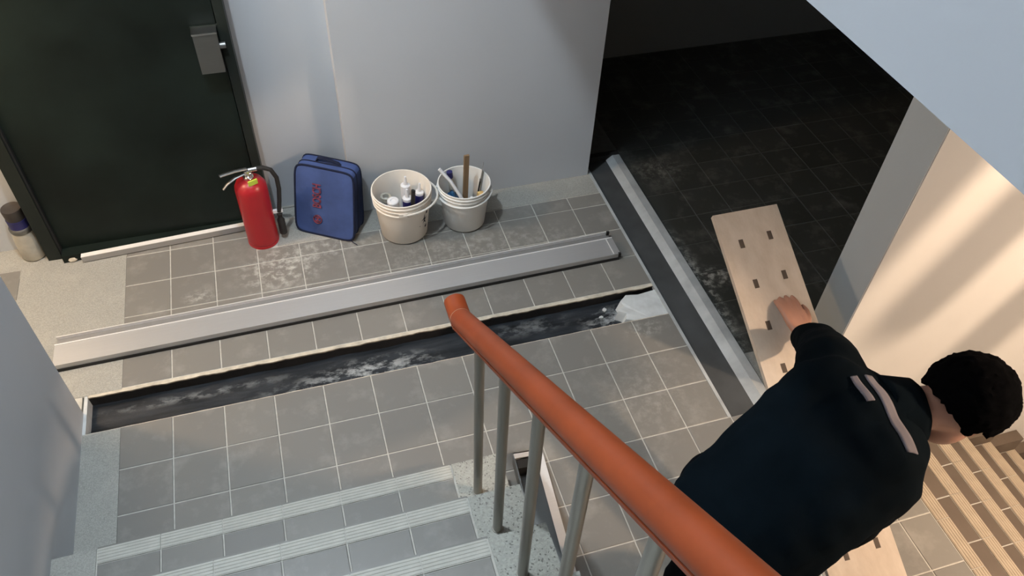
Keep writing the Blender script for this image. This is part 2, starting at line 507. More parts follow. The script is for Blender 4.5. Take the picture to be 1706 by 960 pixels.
strip('terrazzo_border', [(-0.14, 0.0022, -0.42, TR0 - 0.004, -0.004, 0.0)], M['terrazzo'])
strip('terrazzo_border', [(-0.4608, 0.0022, TR1 + 0.014, 1.262, -0.004, 0.0), (-0.4608, -0.347, 1.2625, 1.384, -0.004, 0.0)], M['terrazzo'])
strip('terrazzo_border', [(-1.9, -0.4612, 1.17, 1.384, -0.004, 0.0)], M['terrazzo'])
strip('terrazzo_border', [(0.70, 2.385, 1.098, 1.254, -0.004, 0.0), (0.70, 1.099, 1.2545, 1.384, -0.004, 0.0)], M['terrazzo'])
strip('terrazzo_border', [(2.618, 3.8, PY1, -0.110, -0.004, 0.0), (2.618, PX - 0.001, -0.40, PY1 - 0.0005, -0.004, 0.0)], M['terrazzo'], corr_floor)

# the trench: bitumen bed, ragged cut edges, cream mortar rim, white cement patch at the right end
bm = nb()
nx, ny = 120, 8
grid = []
for i in range(nx + 1):
    row = []
    for j in range(ny + 1):
        x = -0.13 + (2.40 + 0.13) * i / nx; y = TR0 - 0.002 + (TR1 - TR0 + 0.012) * j / ny
        z = -0.060 + 0.006 * noise.noise(V((x * 6, y * 20, 1))) + 0.03 * max(0, 1 - (y - TR0) / 0.03) ** 2 * 0.4
        row.append(bm.verts.new((x, y, z)))
    grid.append(row)
for i in range(nx):
    for j in range(ny): bm.faces.new((grid[i][j], grid[i + 1][j], grid[i + 1][j + 1], grid[i][j + 1]))
obj('trench_bed', bm, M['bed'], floor, smooth=True)


def ragged(name, y, ztop, zbot, thick, m, amp, seed, x0=-0.13, x1=2.40, n=150):
    """a long broken edge: top at y with irregular outline, going down to zbot"""
    bm = nb(); prev = None
    for i in range(n + 1):
        x = x0 + (x1 - x0) * i / n
        a = amp * (noise.noise(V((x * 14, seed, 0))) + 0.5 * noise.noise(V((x * 43, seed, 3))))
        q = [bm.verts.new((x, y + thick, ztop)), bm.verts.new((x, y + a, ztop)), bm.verts.new((x, y + a + 0.004, zbot)), bm.verts.new((x, y + thick, zbot))]
        if prev:
            for k in range(4): bm.faces.new((prev[k], prev[(k + 1) % 4], q[(k + 1) % 4], q[k]))
        else: bm.faces.new(q)
        prev = q
    bm.faces.new(prev[::-1])
    return obj(name, bm, m, floor)


ragged('mortar_rim', TR1, -0.0005, -0.012, 0.017, M['mortar'], 0.006, 2.0)
ragged('trench_side', TR1 + 0.003, -0.012, -0.075, 0.012, M['black'], 0.002, 9.0)
ragged('mortar_rim', TR0, -0.0008, -0.012, -0.004, M['mortar'], 0.0015, 5.0)
ragged('trench_side', TR0, -0.012, -0.075, -0.004, M['black'], 0.001, 7.0)
slab('mortar_rim', [(-0.142, -0.128, TR0, TR1 + 0.012, -0.06, -0.0005)], M['mortar_white'], floor)
# white cement patch
bm = nb()
rim = [(2.398, 0.197), (2.398, 0.36), (2.30, 0.352), (2.24, 0.362), (2.20, 0.33), (2.205, 0.30), (2.17, 0.275), (2.20, 0.25), (2.185, 0.222), (2.23, 0.2), (2.30, 0.197)]
top = [bm.verts.new((x, y, -0.006 + 0.002 * math.sin(i * 2.1))) for i, (x, y) in enumerate(rim)]
low = [bm.verts.new((x - 0.02 if x < 2.3 else x, y, -0.07)) for x, y in rim]
bm.faces.new(top); n = len(rim)
for i in range(n): bm.faces.new((top[i], top[(i + 1) % n], low[(i + 1) % n], low[i]))
obj('cement_patch', bm, M['mortar_white'], floor)
for (x, y, s) in ((2.06, 0.222, 0.013), (1.94, 0.235, 0.008), (1.82, 0.215, 0.005), (2.10, 0.30, 0.010), (0.96, 0.235, 0.006), (0.80, 0.215, 0.006), (2.13, 0.34, 0.012)):
    bm = nb(); r = bmesh.ops.create_icosphere(bm, subdivisions=1, radius=s)
    for v in bm.verts: v.co = V((v.co.x * random.uniform(0.8, 1.5), v.co.y * random.uniform(0.8, 1.2), v.co.z * 0.6)) + V((x, y, -0.055))
    obj('mortar_crumb', bm, M['mortar_white'], floor)

# the track in the corridor opening: dark channel, light lip
tr = slab('trim_1', [(2.4005, 2.609, -0.40, 1.40, -0.25, -0.012)], M['track'], kind='structure')
slab('track_edge', [(2.388, 2.402, -0.40, 1.30, -0.02, 0.0015)], M['track_lip'], tr)
bm = nb()
for a, b_ in ((( 2.530, -0.012), (2.566, 0.016)), ((2.566, 0.016), (2.606, 0.016)), ((2.606, 0.016), (2.609, -0.012))):
    q = [bm.verts.new((a[0], -0.40, a[1])), bm.verts.new((b_[0], -0.40, b_[1])), bm.verts.new((b_[0], 1.365, b_[1])), bm.verts.new((a[0], 1.365, a[1]))]
    bm.faces.new(q)
bmesh.ops.remove_doubles(bm, verts=bm.verts, dist=0.0001)
obj('track_lip', bm, M['track_lip'], tr)
slab('track_gap', [(2.608, 2.618, -0.40, 1.365, -0.02, -0.001)], M['black'], tr)
slab('track_end', [(2.380, 2.608, 1.365, 1.40, -0.02, 0.02)], M['black'], tr)

# baseboard of the recess beside the door
slab('baseboard_back', [(0.72, 1.099, 1.372, 1.386, 0.0, 0.006)], M['terrazzo'], kind='structure')

# ------------------------------------------------------------------ the dark door
door = slab('door_1', [(-0.275, 0.655, 1.290, 1.330, 0.035, 2.10)], M['door'], kind='structure')
bm = nb()
box(bm, -0.345, -0.285, 1.262, 1.384, -0.002, 2.18); box(bm, 0.660, 0.700, 1.268, 1.384, 0.0, 2.18); box(bm, -0.345, 0.70, 1.262, 1.384, 2.10, 2.18)
obj('door_frame', bm, M['door_frame'], door, bevel=0.004)
bm = nb(); box(bm, -0.287, -0.276, 1.272, 1.31, 0, 2.10)
obj('door_seal', bm, M['rubber'], door)
def skew_box(x0, x1, ya0, ya1, yb0, yb1, z0, z1):
    bm = nb()
    vs = [bm.verts.new((x, y, z)) for z in (z0, z1) for x, y in ((x0, ya0), (x1, yb0), (x1, yb1), (x0, ya1))]
    for f in ((3, 2, 1, 0), (4, 5, 6, 7), (0, 1, 5, 4), (1, 2, 6, 5), (2, 3, 7, 6), (3, 0, 4, 7)): bm.faces.new([vs[i] for i in f])
    return bm


obj('threshold', skew_box(-0.19, 0.658, 1.207, 1.233, 1.252, 1.278, 0.005, 0.036), M['threshold_front'], door)
obj('threshold_top', skew_box(-0.19, 0.658, 1.2065, 1.234, 1.2515, 1.279, 0.036, 0.0385), M['threshold'], door)
obj('sill', skew_box(-0.275, 0.658, 1.228, 1.30, 1.276, 1.30, 0.0, 0.040), M['door'], door)
obj('sill_gap_shade', skew_box(-0.186, 0.654, 1.212, 1.235, 1.257, 1.280, 0.0, 0.005), M['black'], door)  # black strip stands for the shadow gap under the threshold
bm = nb(); box(bm, 0.558, 0.652, 1.232, 1.29, 0.895, 1.070)
lk = obj('lock_cover', bm, M['handle_grey'], door, bevel=0.006)
bm = nb(); box(bm, 0.556, 0.654, 1.226, 1.288, 1.071, 1.079)
obj('lock_lid', bm, M['chrome'], lk, bevel=0.002)
bm = nb(); tube(bm, [(0.652, 1.255, 1.005), (0.676, 1.255, 1.005)], 0.014, 14)
obj('lock_knob', bm, M['handle_grey'], lk, smooth=True)
bm = nb(); box(bm, 0.552, 0.660, 1.284, 1.291, 0.885, 1.082)
obj('lock_plate', bm, M['door_frame'], lk)

# ------------------------------------------------------------------ upper staircase (the camera stands on it)
RI, TD = 0.18, 0.240
stair = thing('staircase', 'tiled grey staircase with ribbed nosings climbing towards the viewer at lower left', 'staircase', (0.6, -0.42, 0))


def nosing_mesh(w, d, ribs, along_x, m):
    """ribbed nosing tile, top face at z=0, ribs run along its length"""
    bm = nb()
    box(bm, -w / 2, w / 2, -d / 2, d / 2, -0.012, 0.0)
    for k in range(ribs):
        y = -d / 2 + d * (k + 0.5) / ribs
        hw = d / ribs * 0.30
        vs = [bm.verts.new(p) for p in ((-w / 2, y - hw, -0.0002), (w / 2, y - hw, -0.0002), (w / 2, y - hw * 0.6, 0.0015), (-w / 2, y - hw * 0.6, 0.0015),
                                         (-w / 2, y + hw * 0.6, 0.0015), (w / 2, y + hw * 0.6, 0.0015), (w / 2, y + hw, -0.0002), (-w / 2, y + hw, -0.0002))]
        bm.faces.new((vs[0], vs[1], vs[2], vs[3])); bm.faces.new((vs[3], vs[2], vs[5], vs[4])); bm.faces.new((vs[4], vs[5], vs[6], vs[7]))
    if not along_x: bmesh.ops.rotate(bm, verts=bm.verts, cent=(0, 0, 0), matrix=Matrix.Rotation(math.pi / 2, 3, 'Z'))
    me = bpy.data.meshes.new('nosing_tile'); bm.to_mesh(me); bm.free(); me.materials.append(m)
    return me


NOSE = nosing_mesh(0.197, 0.055, 5, True, M['nosing'])
for k in range(1, 9):
    z = RI * k; yf = -0.42 - TD * (k - 1)
    bm = nb()
    box(bm, -0.14, 1.225, -3.3 if k == 8 else yf - TD - 0.02, yf, z - RI, z - 0.003)
    st = obj('step', bm, M['grout'], stair)
    bm = nb(); box(bm, 1.205, 1.385, yf - TD - 0.02, yf + 0.001, z - RI - (0.0 if k > 1 else 0), z + 0.001)
    obj('terrazzo_edge', bm, M['terrazzo_stair'], st, bevel=0.004)
    bm = nb(); box(bm, -0.14, -0.002, yf - TD + 0.002, yf + 0.001, z - 0.02, z + 0.001)
    obj('terrazzo_edge', bm, M['terrazzo'], st, bevel=0.002)
    so = wloc(st)
    if k <= 4:
        for c in range(6):
            o = link('nosing_tile', NOSE, st, (0.1 + 0.2 * c - so.x, yf - 0.0275 - so.y, z + 0.0005 - so.z))
            tile(st, 0.2 * c, 0.2 * c + 0.2, yf - TD, yf - 0.056, M['tile'], z)
        bm = nb(); box(bm, 0.0, 1.205, yf - 0.001, yf + 0.008, z - RI + 0.02, z - 0.004)
        obj('riser', bm, M['tile'], st)

# ------------------------------------------------------------------ lower staircase, down to the right
lower = thing('staircase', 'warmly lit staircase going down to the right beside the stair wall', 'staircase', (LX, -1.4, 0))
NOSEY = nosing_mesh(0.197, 0.055, 5, False, M['nosing_tinted'])
for k in range(0, 9):
    z = -RI * k; xb = LX + 0.26 * (k - 1); xf = LX + 0.26 * k
    if k > 0:
        bm = nb(); box(bm, xb, xf, -2.598, PY0 - 0.001, z - 0.35, z - 0.003)
    else:
        bm = nb(); box(bm, 2.942, LX, -2.598, PY0 - 0.001, -0.03, -0.003)
    st = obj('step', bm, M['grout'], lower); so = wloc(st)
    if k > 0:
        bm = nb(); box(bm, xb + 0.001, xf + 0.001, PY0 - 0.06, PY0 - 0.002, z - 0.02, z + 0.10)
        obj('skirting', bm, M['tile_tinted'], st, bevel=0.002)
    if k <= 6:
        for c in range(10):
            yc = PY0 - 0.06 - 0.1 - 0.2 * c if k > 0 else PY0 - 0.1 - 0.2 * c - 0.002
            link('nosing_tile', NOSEY, st, (xf - 0.0285 - so.x, yc - so.y, z + 0.0005 - so.z))
            if k > 0: tile(st, xb, xf - 0.057, yc - 0.1, yc + 0.1, M['tile_tinted'], z)

# ------------------------------------------------------------------ handrail with balusters
rail = thing('handrail', 'orange brown handrail on steel balusters along the stair edge', 'handrail', (1.27, -0.55, 0.18))


def rz(y): return 1.0 + 0.762 * (-0.5 - y)


def sweep(bm, pts, prof, ups):
    rings = []
    for p, up in zip(pts, ups):
        p = V(p); t = up[0]; u = V((1, 0, 0)); w = u.cross(t).normalized()
        if w.z < 0: w = -w
        s = up[1]
        rings.append([bm.verts.new(p + u * a + w * b * s) for a, b in prof])
    n = len(prof)
    for a, b in zip(rings, rings[1:]):
        for k in range(n): bm.faces.new((a[k], a[(k + 1) % n], b[(k + 1) % n], b[k]))
    bm.faces.new(rings[0][::-1]); bm.faces.new(rings[-1])


prof = []
for k in range(26):                                # rounded top, side grooves, flat underside
    a = -0.42 + (math.pi + 0.84) * k / 25
    prof.append((0.0345 * math.cos(a), 0.033 * math.sin(a)))
prof += [(-0.0270, -0.0150), (-0.0270, -0.0190), (-0.0305, -0.0205), (-0.0290, -0.0300), (-0.020, -0.033), (0.020, -0.033), (0.0290, -0.0300), (0.0305, -0.0205), (0.0270, -0.0190), (0.0270, -0.0150)]
tdir = V((0, -1, 0.762)).normalized()
bm = nb()
ys = [-0.332, -0.8, -1.3, -1.8, -2.3]
sweep(bm, [(1.27, y, rz(y)) for y in ys], prof, [(tdir, 1.0)] * 5)
obj('rail', bm, M['rail'], rail, smooth=True)
bm = nb()
mid = (tdir + V((0, -1, 0))).normalized()
sweep(bm, [(1.27, -0.331, rz(-0.331)), (1.27, -0.318, 0.866), (1.27, -0.285, 0.864), (1.27, -0.247, 0.864)], prof, [(mid, 1.05), (V((0, -1, 0.1)).normalized(), 1.02), (V((0, -1, 0)), 1.0), (V((0, -1, 0)), 1.0)])
obj('rail_end', bm, M['rail'], rail, smooth=True)
bm = nb()
sweep(bm, [(1.27, -0.334, rz(-0.334)), (1.27, -0.330, rz(-0.330))], [(a * 1.012, b * 1.012) for a, b in prof], [(mid, 1.07), (mid, 1.07)])
obj('rail_joint', bm, M['rail_seam'], rail, smooth=True)
for k, y in enumerate((-0.552, -0.792, -1.033, -1.272, -1.512, -1.752)):
    zb = RI * (k + 1)
    bm = nb(); tube(bm, [(1.27, y, zb), (1.27, y, rz(y) - 0.025)], 0.0155, 18)
    b_ = obj('baluster', bm, M['baluster'], rail, smooth=True)
    bm = nb(); lathe(bm, (1.27, y, zb), [(0.0, 0.004), (0.017, 0.004), (0.019, 0.0), (0.0, 0.0)], 18)
    obj('base_ring', bm, M['baluster'], b_, smooth=True)

# ------------------------------------------------------------------ aluminium tray lying on the tiles
AY0, AY1, AX0, AX1 = 0.562, 0.738, -0.262, 2.300
tray = thing('channel_cover', 'long brushed aluminium channel cover lying on tiles behind the trench', 'cover', ((AX0 + AX1) / 2, (AY0 + AY1) / 2, 0))


def extrude_x(bm, prof, x0, x1, dy=0.0):
    a = [bm.verts.new((x0, y, z)) for y, z in prof]; b = [bm.verts.new((x1, y + dy, z)) for y, z in prof]
    n = len(prof)
    for k in range(n): bm.faces.new((a[k], a[(k + 1) % n], b[(k + 1) % n], b[k]))
    bm.faces.new(a[::-1]); bm.faces.new(b)


SK = 0.036                                          # the tray lies a little askew
bm = nb()
extrude_x(bm, [(0.555, 0.012), (0.555, 0.040), (0.672, 0.040), (0.672, 0.036), (0.559, 0.036), (0.559, 0.012)], AX0, AX1, SK)
obj('web', bm, M['alu'], tray)
bm = nb(); extrude_x(bm, [(0.673, 0.040), (0.673, 0.018), (0.722, 0.018), (0.722, 0.014), (0.669, 0.014), (0.669, 0.040)], AX0, AX1, SK)
obj('ledge', bm, M['alu_ledge'], tray)
bm = nb(); extrude_x(bm, [(0.722, 0.0), (0.722, 0.034), (0.726, 0.034), (0.726, 0.0)], AX0, AX1, SK)
obj('rim', bm, M['alu_edge'], tray)
bm = nb(); extrude_x(bm, [(0.669, 0.0395), (0.669, 0.0425), (0.6745, 0.0425), (0.6745, 0.0395)], AX0, AX1, SK)
obj('rim', bm, M['alu_edge'], tray)
bm = nb(); extrude_x(bm, [(0.552, 0.0), (0.552, 0.016), (0.580, 0.016), (0.580, 0.0)], AX0 + 0.004, AX1 - 0.004, SK)
obj('foot', bm, M['rubber'], tray)  # black strip stands in for the shadow line below the near edge
bm = nb(); box(bm, AX1 - 0.035, AX1 - 0.031, 0.560 + SK, 0.668 + SK, 0.0395, 0.0425)
obj('end_plate', bm, M['alu_edge'], tray)
for y in (0.556 + SK, 0.715 + SK):
    bm = nb(); box(bm, AX1 - 0.010, AX1 + 0.003, y - 0.003, y + 0.007, 0.012, 0.0412)
    obj('corner_block', bm, M['rubber'], tray, bevel=0.001)

# ------------------------------------------------------------------ steel channel lying beside the stair
ch = thing('steel_channel', 'open steel channel with black end block lying beside the stair foot', 'channel', (1.53, -0.8, 0))


def chpt(s, t, z):      # s across, t along towards the viewer
    o = V((1.462, -0.372, 0)); d = V((-0.075, -1, 0)).normalized(); p = V((1, -0.075, 0)).normalized()
    return o + p * s + d * t + V((0, 0, z))


def chbox(bm, s0, s1, t0, t1, z0, z1):
    vs = [bm.verts.new(chpt(s, t, z)) for z in (z0, z1) for s, t in ((s0, t0), (s1, t0), (s1, t1), (s0, t1))]
    for f in ((3, 2, 1, 0), (4, 5, 6, 7), (0, 1, 5, 4), (1, 2, 6, 5), (2, 3, 7, 6), (3, 0, 4, 7)): bm.faces.new([vs[i] for i in f])


bm = nb(); chbox(bm, 0.0, 0.108, 0.0, 0.95, 0.001, 0.006); obj('web', bm, M['handle_grey'], ch)
bm = nb(); chbox(bm, 0.104, 0.110, 0.0, 0.95, 0.0, 0.065); chbox(bm, 0.080, 0.112, 0.0, 0.95, 0.065, 0.069); obj('flange', bm, M['alu_edge'], ch)
bm = nb(); chbox(bm, -0.002, 0.004, 0.0, 0.95, 0.0, 0.060); obj('flange', bm, M['handle_grey'], ch)
bm = nb(); chbox(bm, 0.0, 0.110, -0.004, 0.0, 0.0, 0.069); chbox(bm, 0.0, 0.108, -0.004, 0.020, 0.065, 0.069); obj('end_plate', bm, M['alu_edge'], ch)
bm = nb(); chbox(bm, 0.006, 0.082, 0.024, 0.062, 0.006, 0.062); obj('end_block', bm, M['rubber'], ch, bevel=0.002)

# ------------------------------------------------------------------ fire extinguisher
ex = thing('fire_extinguisher', 'red fire extinguisher standing in front of the dark door', 'fire extinguisher', (0.640, 1.165, 0))
E0 = V((0.640, 1.165, 0))
bm = nb(); lathe(bm, E0, [(0, 0.004), (0.066, 0.004), (0.0725, 0.012), (0.0735, 0.03), (0.0735, 0.325), (0.071, 0.345), (0.060, 0.366), (0.042, 0.380), (0.024, 0.386), (0, 0.386)], 36)
obj('cylinder', bm, M['red'], ex, smooth=True)
bm = nb(); lathe(bm, E0, [(0.066, 0.0), (0.0742, 0.0), (0.0742, 0.012), (0.066, 0.012)], 36); obj('base_ring', bm, M['red'], ex, smooth=True)
bm = nb(); lathe(bm, E0, [(0, 0.38), (0.024, 0.38), (0.024, 0.398), (0.017, 0.404), (0.017, 0.432), (0.0, 0.436)], 20); obj('valve', bm, M['chrome'], ex, smooth=True)
hd = V((-0.93, -0.37, 0)).normalized(); sd = V((0.37, -0.93, 0)).normalized()
bm = nb()
pts = [E0 + V((0, 0, 0.438)) + hd * 0.0, E0 + hd * 0.055 + V((0, 0, 0.448)), E0 + hd * 0.125 + V((0, 0, 0.452))]
tube(bm, pts, [0.010, 0.0105, 0.010], 10, squash=0.55); obj('squeeze_lever', bm, M['handle_grey'], ex, smooth=True)
bm = nb()
pts = [E0 + V((0, 0, 0.415)) + hd * 0.012, E0 + hd * 0.06 + V((0, 0, 0.412)), E0 + hd * 0.10 + V((0, 0, 0.396)), E0 + hd * 0.125 + V((0, 0, 0.376))]
tube(bm, pts, [0.009, 0.0095, 0.009, 0.008], 10, squash=0.5); obj('carry_handle', bm, M['handle_grey'], ex, smooth=True)
bm = nb(); tube(bm, arc(E0 + sd * 0.028 + V((0, 0, 0.412)), hd * 0.016, V((0, 0, 0.016)), 0, 2 * math.pi, 18), 0.0022, 6, cap=False); obj('safety_pin', bm, M['chrome'], ex, smooth=True)
bm = nb(); obox(bm, E0 + sd * 0.046 + V((0, 0, 0.388)), hd, sd, V((0, 0, 1)), 0.022, 0.004, 0.012); obj('seal_tag', bm, M['lime'], ex, bevel=0.002)
bm = nb(); tube(bm, [E0 + V((0.008, 0, 0.428)), E0 + V((0.045, 0.0, 0.431))], 0.012, 12); obj('hose_nut', bm, M['chrome'], ex, smooth=True)
bm = nb()
hp = [(0.040, 0.0, 0.431), (0.072, 0.004, 0.428), (0.104, 0.010, 0.405), (0.122, 0.012, 0.355), (0.122, 0.008, 0.29), (0.112, 0.0, 0.225), (0.100, -0.006, 0.165)]
tube(bm, [E0 + V(p) for p in hp], 0.0105, 12); obj('hose', bm, M['rubber'], ex, smooth=True)
bm = nb(); lathe(bm, E0 + V((0.100, -0.006, 0.03)), [(0, 0), (0.018, 0.0), (0.018, 0.085), (0.010, 0.10), (0.010, 0.115), (0.014, 0.118), (0.014, 0.128), (0, 0.13)], 16); noz = obj('nozzle', bm, M['rubber'], ex, smooth=True)
bm = nb(); box(bm, E0.x + 0.070, E0.x + 0.118, E0.y - 0.010, E0.y + 0.004, 0.160, 0.176); obj('hose_clip', bm, M['white'], ex, bevel=0.002)

# ------------------------------------------------------------------ blue tool bag leaning on the wall
bagp = V((0.98, 1.12, 0))
bag = thing('tool_bag', 'faded blue fabric tool bag with red lettering leaning against the wall', 'bag', bagp)
FL, FR = V((0.800, 1.195, 0.0)), V((1.066, 1.030, 0.0))
bx = (FR - FL).normalized(); bn = V((-bx.y, bx.x, 0))     # along the front, and backwards
BW, BH, BD = (FR - FL).length, 0.335, 0.118
lean = V((0.050, 0.098, 0))


def bagpt(u, v, w, puff=0.0):
    """u along the front 0..1, v up 0..1, w depth 0..1; narrower at the top"""
    p = FL + bx * BW * (0.5 + (u - 0.5) * (1 - 0.03 * v)) + lean * v + V((0, 0, BH * v + 0.004))
    p += bn * (BD * (1 - 0.30 * v)) * w
    return p


def bag_shell(bm):
    n = 12
    def face(fn, puff, out):
        g = []
        for i in range(n + 1):
            row = []
            for j in range(n + 1):
                a, b_ = i / n, j / n
                p = fn(a, b_)
                s = (16 * a * (1 - a) * b_ * (1 - b_)) ** 0.6
                p = p + out * (puff * s + 0.004 * noise.noise(p * 14) * s)
                row.append(bm.verts.new(p))
            g.append(row)
        for i in range(n):
            for j in range(n): bm.faces.new((g[i][j], g[i + 1][j], g[i + 1][j + 1], g[i][j + 1]))
    return face


# rounded corners: superellipse remap of the front outline
def rnd(a, b_):
    x, y = 2 * a - 1, 2 * b_ - 1
    k = 0.075
    m_ = max(abs(x), abs(y))
    if m_ < 1e-6: return a, b_
    r = math.hypot(x, y) / m_
    f = 1 - k * ((r - 1) / 0.4142) ** 4 * m_
    return (x * f + 1) / 2, (y * f + 1) / 2


bm = nb(); F = bag_shell(bm)
F(lambda a, b_: bagpt(*rnd(a, b_), 0.0), 0.012, -bn)
obj('front_panel', bm, M['bag'], bag, smooth=True)
bm = nb(); F = bag_shell(bm)
F(lambda a, b_: bagpt(*rnd(a, b_), 1.0), 0.004, bn)
obj('back_panel', bm, M['bag_side'], bag, smooth=True)


def ring_pts(w, n=72, grow=0.0):
    out = []
    for k in range(n):
        t = k / n * 4
        s = int(t); f = t - s
        a, b_ = ((f, 0), (1, f), (1 - f, 1), (0, 1 - f))[s]
        a, b_ = rnd(a, b_)
        out.append(bagpt(a, b_, w))
    return out


bm = nb()
R0 = [ring_pts(w) for w in (0.0, 0.18, 0.36, 0.5, 0.68, 0.84, 1.0)]
rv = [[bm.verts.new(p) for p in r] for r in R0]
for a, b_ in zip(rv, rv[1:]):
    for k in range(72): bm.faces.new((a[k], b_[k], b_[(k + 1) % 72], a[(k + 1) % 72]))
gus = obj('gusset', bm, [M['bag_side'], M['bag']], bag, smooth=True)
for p in gus.data.polygons:
    if p.normal.z > 0.45 or p.normal.z < -0.45: p.material_index = 1
for w, r_ in ((0.0, 0.0052), (1.0, 0.0045), (0.44, 0.0040)):
    bm = nb(); pts = ring_pts(w); tube(bm, pts + pts[:2], r_, 8, cap=False)
    obj('zipper' if w == 0.44 else 'piping', bm, M['bag_dark'], bag, smooth=True)
bm = nb()
h0, h1 = bagpt(0.30, 1.0, 0.55), bagpt(0.72, 1.0, 0.55)
tube(bm, [h0 - V((0, 0, 0.004)), h0.lerp(h1, 0.10) + V((0, 0, 0.020)), h0.lerp(h1, 0.35) + V((0, 0, 0.024)), h0.lerp(h1, 0.65) + V((0, 0, 0.018)), h0.lerp(h1, 0.9) + V((0, 0, 0.012)), h1 - V((0, 0, 0.004))], 0.010, 8, squash=0.5)
obj('carry_strap', bm, M['bag_dark'], bag, smooth=True)
bm = nb(); c0 = bagpt(0.93, 0.02, 0.0); tube(bm, [c0, c0 + bx * 0.02 - bn * 0.012 + V((0, 0, -0.002)), c0 + bx * 0.045 - bn * 0.02 + V((0, 0, -0.004))], 0.002, 6)
obj('loose_thread', bm, M['bag_dark'], bag)
# faded red lettering, reading upwards on the front
bz = (lean + V((0, 0, BH))).normalized(); bout = bx.cross(bz).normalized()
if bout.dot(bn) > 0: bout = -bout
fc = bpy.data.curves.new('lettering', 'FONT'); fc.body = 'BOSCH'; fc.size = 0.062; fc.align_x = 'CENTER'; fc.align_y = 'CENTER'; fc.extrude = 0.0006; fc.offset = 0.0012
fo = bpy.data.objects.new('tmp', fc); COL.objects.link(fo)
dg = bpy.context.evaluated_depsgraph_get(); dg.update()
tm = bpy.data.meshes.new_from_object(fo.evaluated_get(dg)); bpy.data.objects.remove(fo)
bm = nb(); bm.from_mesh(tm)
bmesh.ops.scale(bm, vec=(0.62, 1, 1), verts=bm.verts)
cc = bagpt(0.40, 0.60, 0.0) + bout * 0.0155
mt = Matrix((( bz.x, -bx.x, bout.x, cc.x), (bz.y, -bx.y, bout.y, cc.y), (bz.z, -bx.z, bout.z, cc.z), (0, 0, 0, 1)))
bmesh.ops.transform(bm, matrix=mt, verts=bm.verts)
obj('lettering', bm, M['bag_red'], bag)
bm = nb(); ec = bagpt(0.395, 0.245, 0.0) + bout * 0.0125
tube(bm, arc(ec, bx * 0.021, bz * 0.021, 0, 2 * math.pi, 28) , 0.0028, 6, cap=False)
for s in (-1, 1): obox(bm, ec + bz * 0.009 * s, bx, bz, bout, 0.012, 0.004, 0.0012)
obox(bm, ec, bx, bz, bout, 0.003, 0.012, 0.0012)
obj('round_emblem', bm, M['bag_red'], bag)

# ------------------------------------------------------------------ the two pails and what stands in them


def pail(name, label, c, r0, r1, h, m):
    c = V(c)
    t = thing(name, label, 'bucket', c)
    bm = nb()
    w = 0.003
    pr = [(0, 0.004), (r0 - 0.006, 0.004), (r0, 0.010), (r0 + (r1 - r0) * 0.72, h * 0.72)]
    R_ = lambda z: r0 + (r1 - r0) * z / h
    pr += [(R_(h * 0.74), h * 0.74), (R_(h * 0.74) + 0.007, h * 0.745), (R_(h * 0.76) + 0.007, h * 0.765), (R_(h * 0.77), h * 0.772),
           (R_(h * 0.83), h * 0.83), (R_(h * 0.83) + 0.006, h * 0.835), (R_(h * 0.85) + 0.006, h * 0.852), (R_(h * 0.86), h * 0.86),
           (R_(h * 0.91), h * 0.91), (R_(h * 0.91) + 0.006, h * 0.915), (R_(h * 0.93) + 0.006, h * 0.93), (R_(h * 0.935), h * 0.937),
           (R_(h), h - 0.004), (R_(h) + 0.003, h - 0.002), (R_(h) + 0.002, h), (R_(h) - w, h), (R_(h) - w - 0.001, h - 0.004), (r0 - w, 0.012), (r0 - 0.01, 0.008), (0, 0.008)]
    lathe(bm, c, pr, 56)
    obj('body', bm, m, t, smooth=True)
    return t


B1, B2 = V((1.322, 1.062, 0)), V((1.632, 1.060, 0))
b1 = pail('bucket', 'off-white plastic bucket full of white tubes, with a black star mark', B1, 0.115, 0.142, 0.270, M['pail'])
b2 = pail('bucket', 'grey-white bucket with a wooden stick and white rod in it', B2, 0.103, 0.128, 0.250, M['pail2'])


def lug(c, t, d, m):
    bm = nb(); d = V(d).normalized(); s = V((-d.y, d.x, 0))
    obox(bm, c, s, d, V((0, 0, 1)), 0.020, 0.006, 0.010)
    return obj('handle_lug', bm, m, t, bevel=0.003)


a1 = V((0.97, -0.15, 0)).normalized(); p1 = V((-a1.y, a1.x, 0))
lz = 0.222
lug(B1 - p1 * 0.143 + V((0, 0, lz)), b1, -p1, M['pail']); lug(B1 + p1 * 0.143 + V((0, 0, lz)), b1, p1, M['pail'])
bm = nb(); tube(bm, arc(B1 + V((0, 0, lz)), p1 * 0.147, a1 * 0.172 + V((0, 0, 0.005)), -math.pi / 2 - math.pi / 2 + math.pi, 0 + math.pi * 0 - math.pi + math.pi * 2, 32), 0.0055, 10)
obj('bail', bm, M['pail'], b1, smooth=True)
# black star-like mark, printed on the side
bm = nb()
md = V((0.68, -0.73, 0)).normalized(); ms = V((-md.y, md.x, 0))


def star(u0, v0, pts):
    vs = []
    for u, v in pts:
        z = v0 + v; rr = 0.115 + 0.027 * z / 0.27 + 0.0012
        an = (u0 + u) / rr
        d = md * math.cos(an) + ms * math.sin(an)
        vs.append(bm.verts.new(B1 + d * rr + V((0, 0, z))))
    bm.faces.new(vs)


star(-0.004, 0.125, [(0, 0.012), (-0.022, 0.012), (-0.006, 0.020), (0.004, 0.048), (0.004, 0.018), (0.020, 0.020), (0.006, 0.006), (0.014, -0.018), (0, -0.002), (-0.01, -0.012)])
star(0.006, 0.165, [(0, 0), (0.014, 0), (0.016, 0.03), (0.006, 0.034)])
star(0.004, 0.075, [(0, 0), (0.012, 0), (0.014, 0.02), (0.0, 0.014)])
star(-0.035, 0.105, [(0, 0), (0.005, 0), (0.005, 0.004), (0, 0.004)])
obj('printed_mark', bm, M['rubber'], b1)
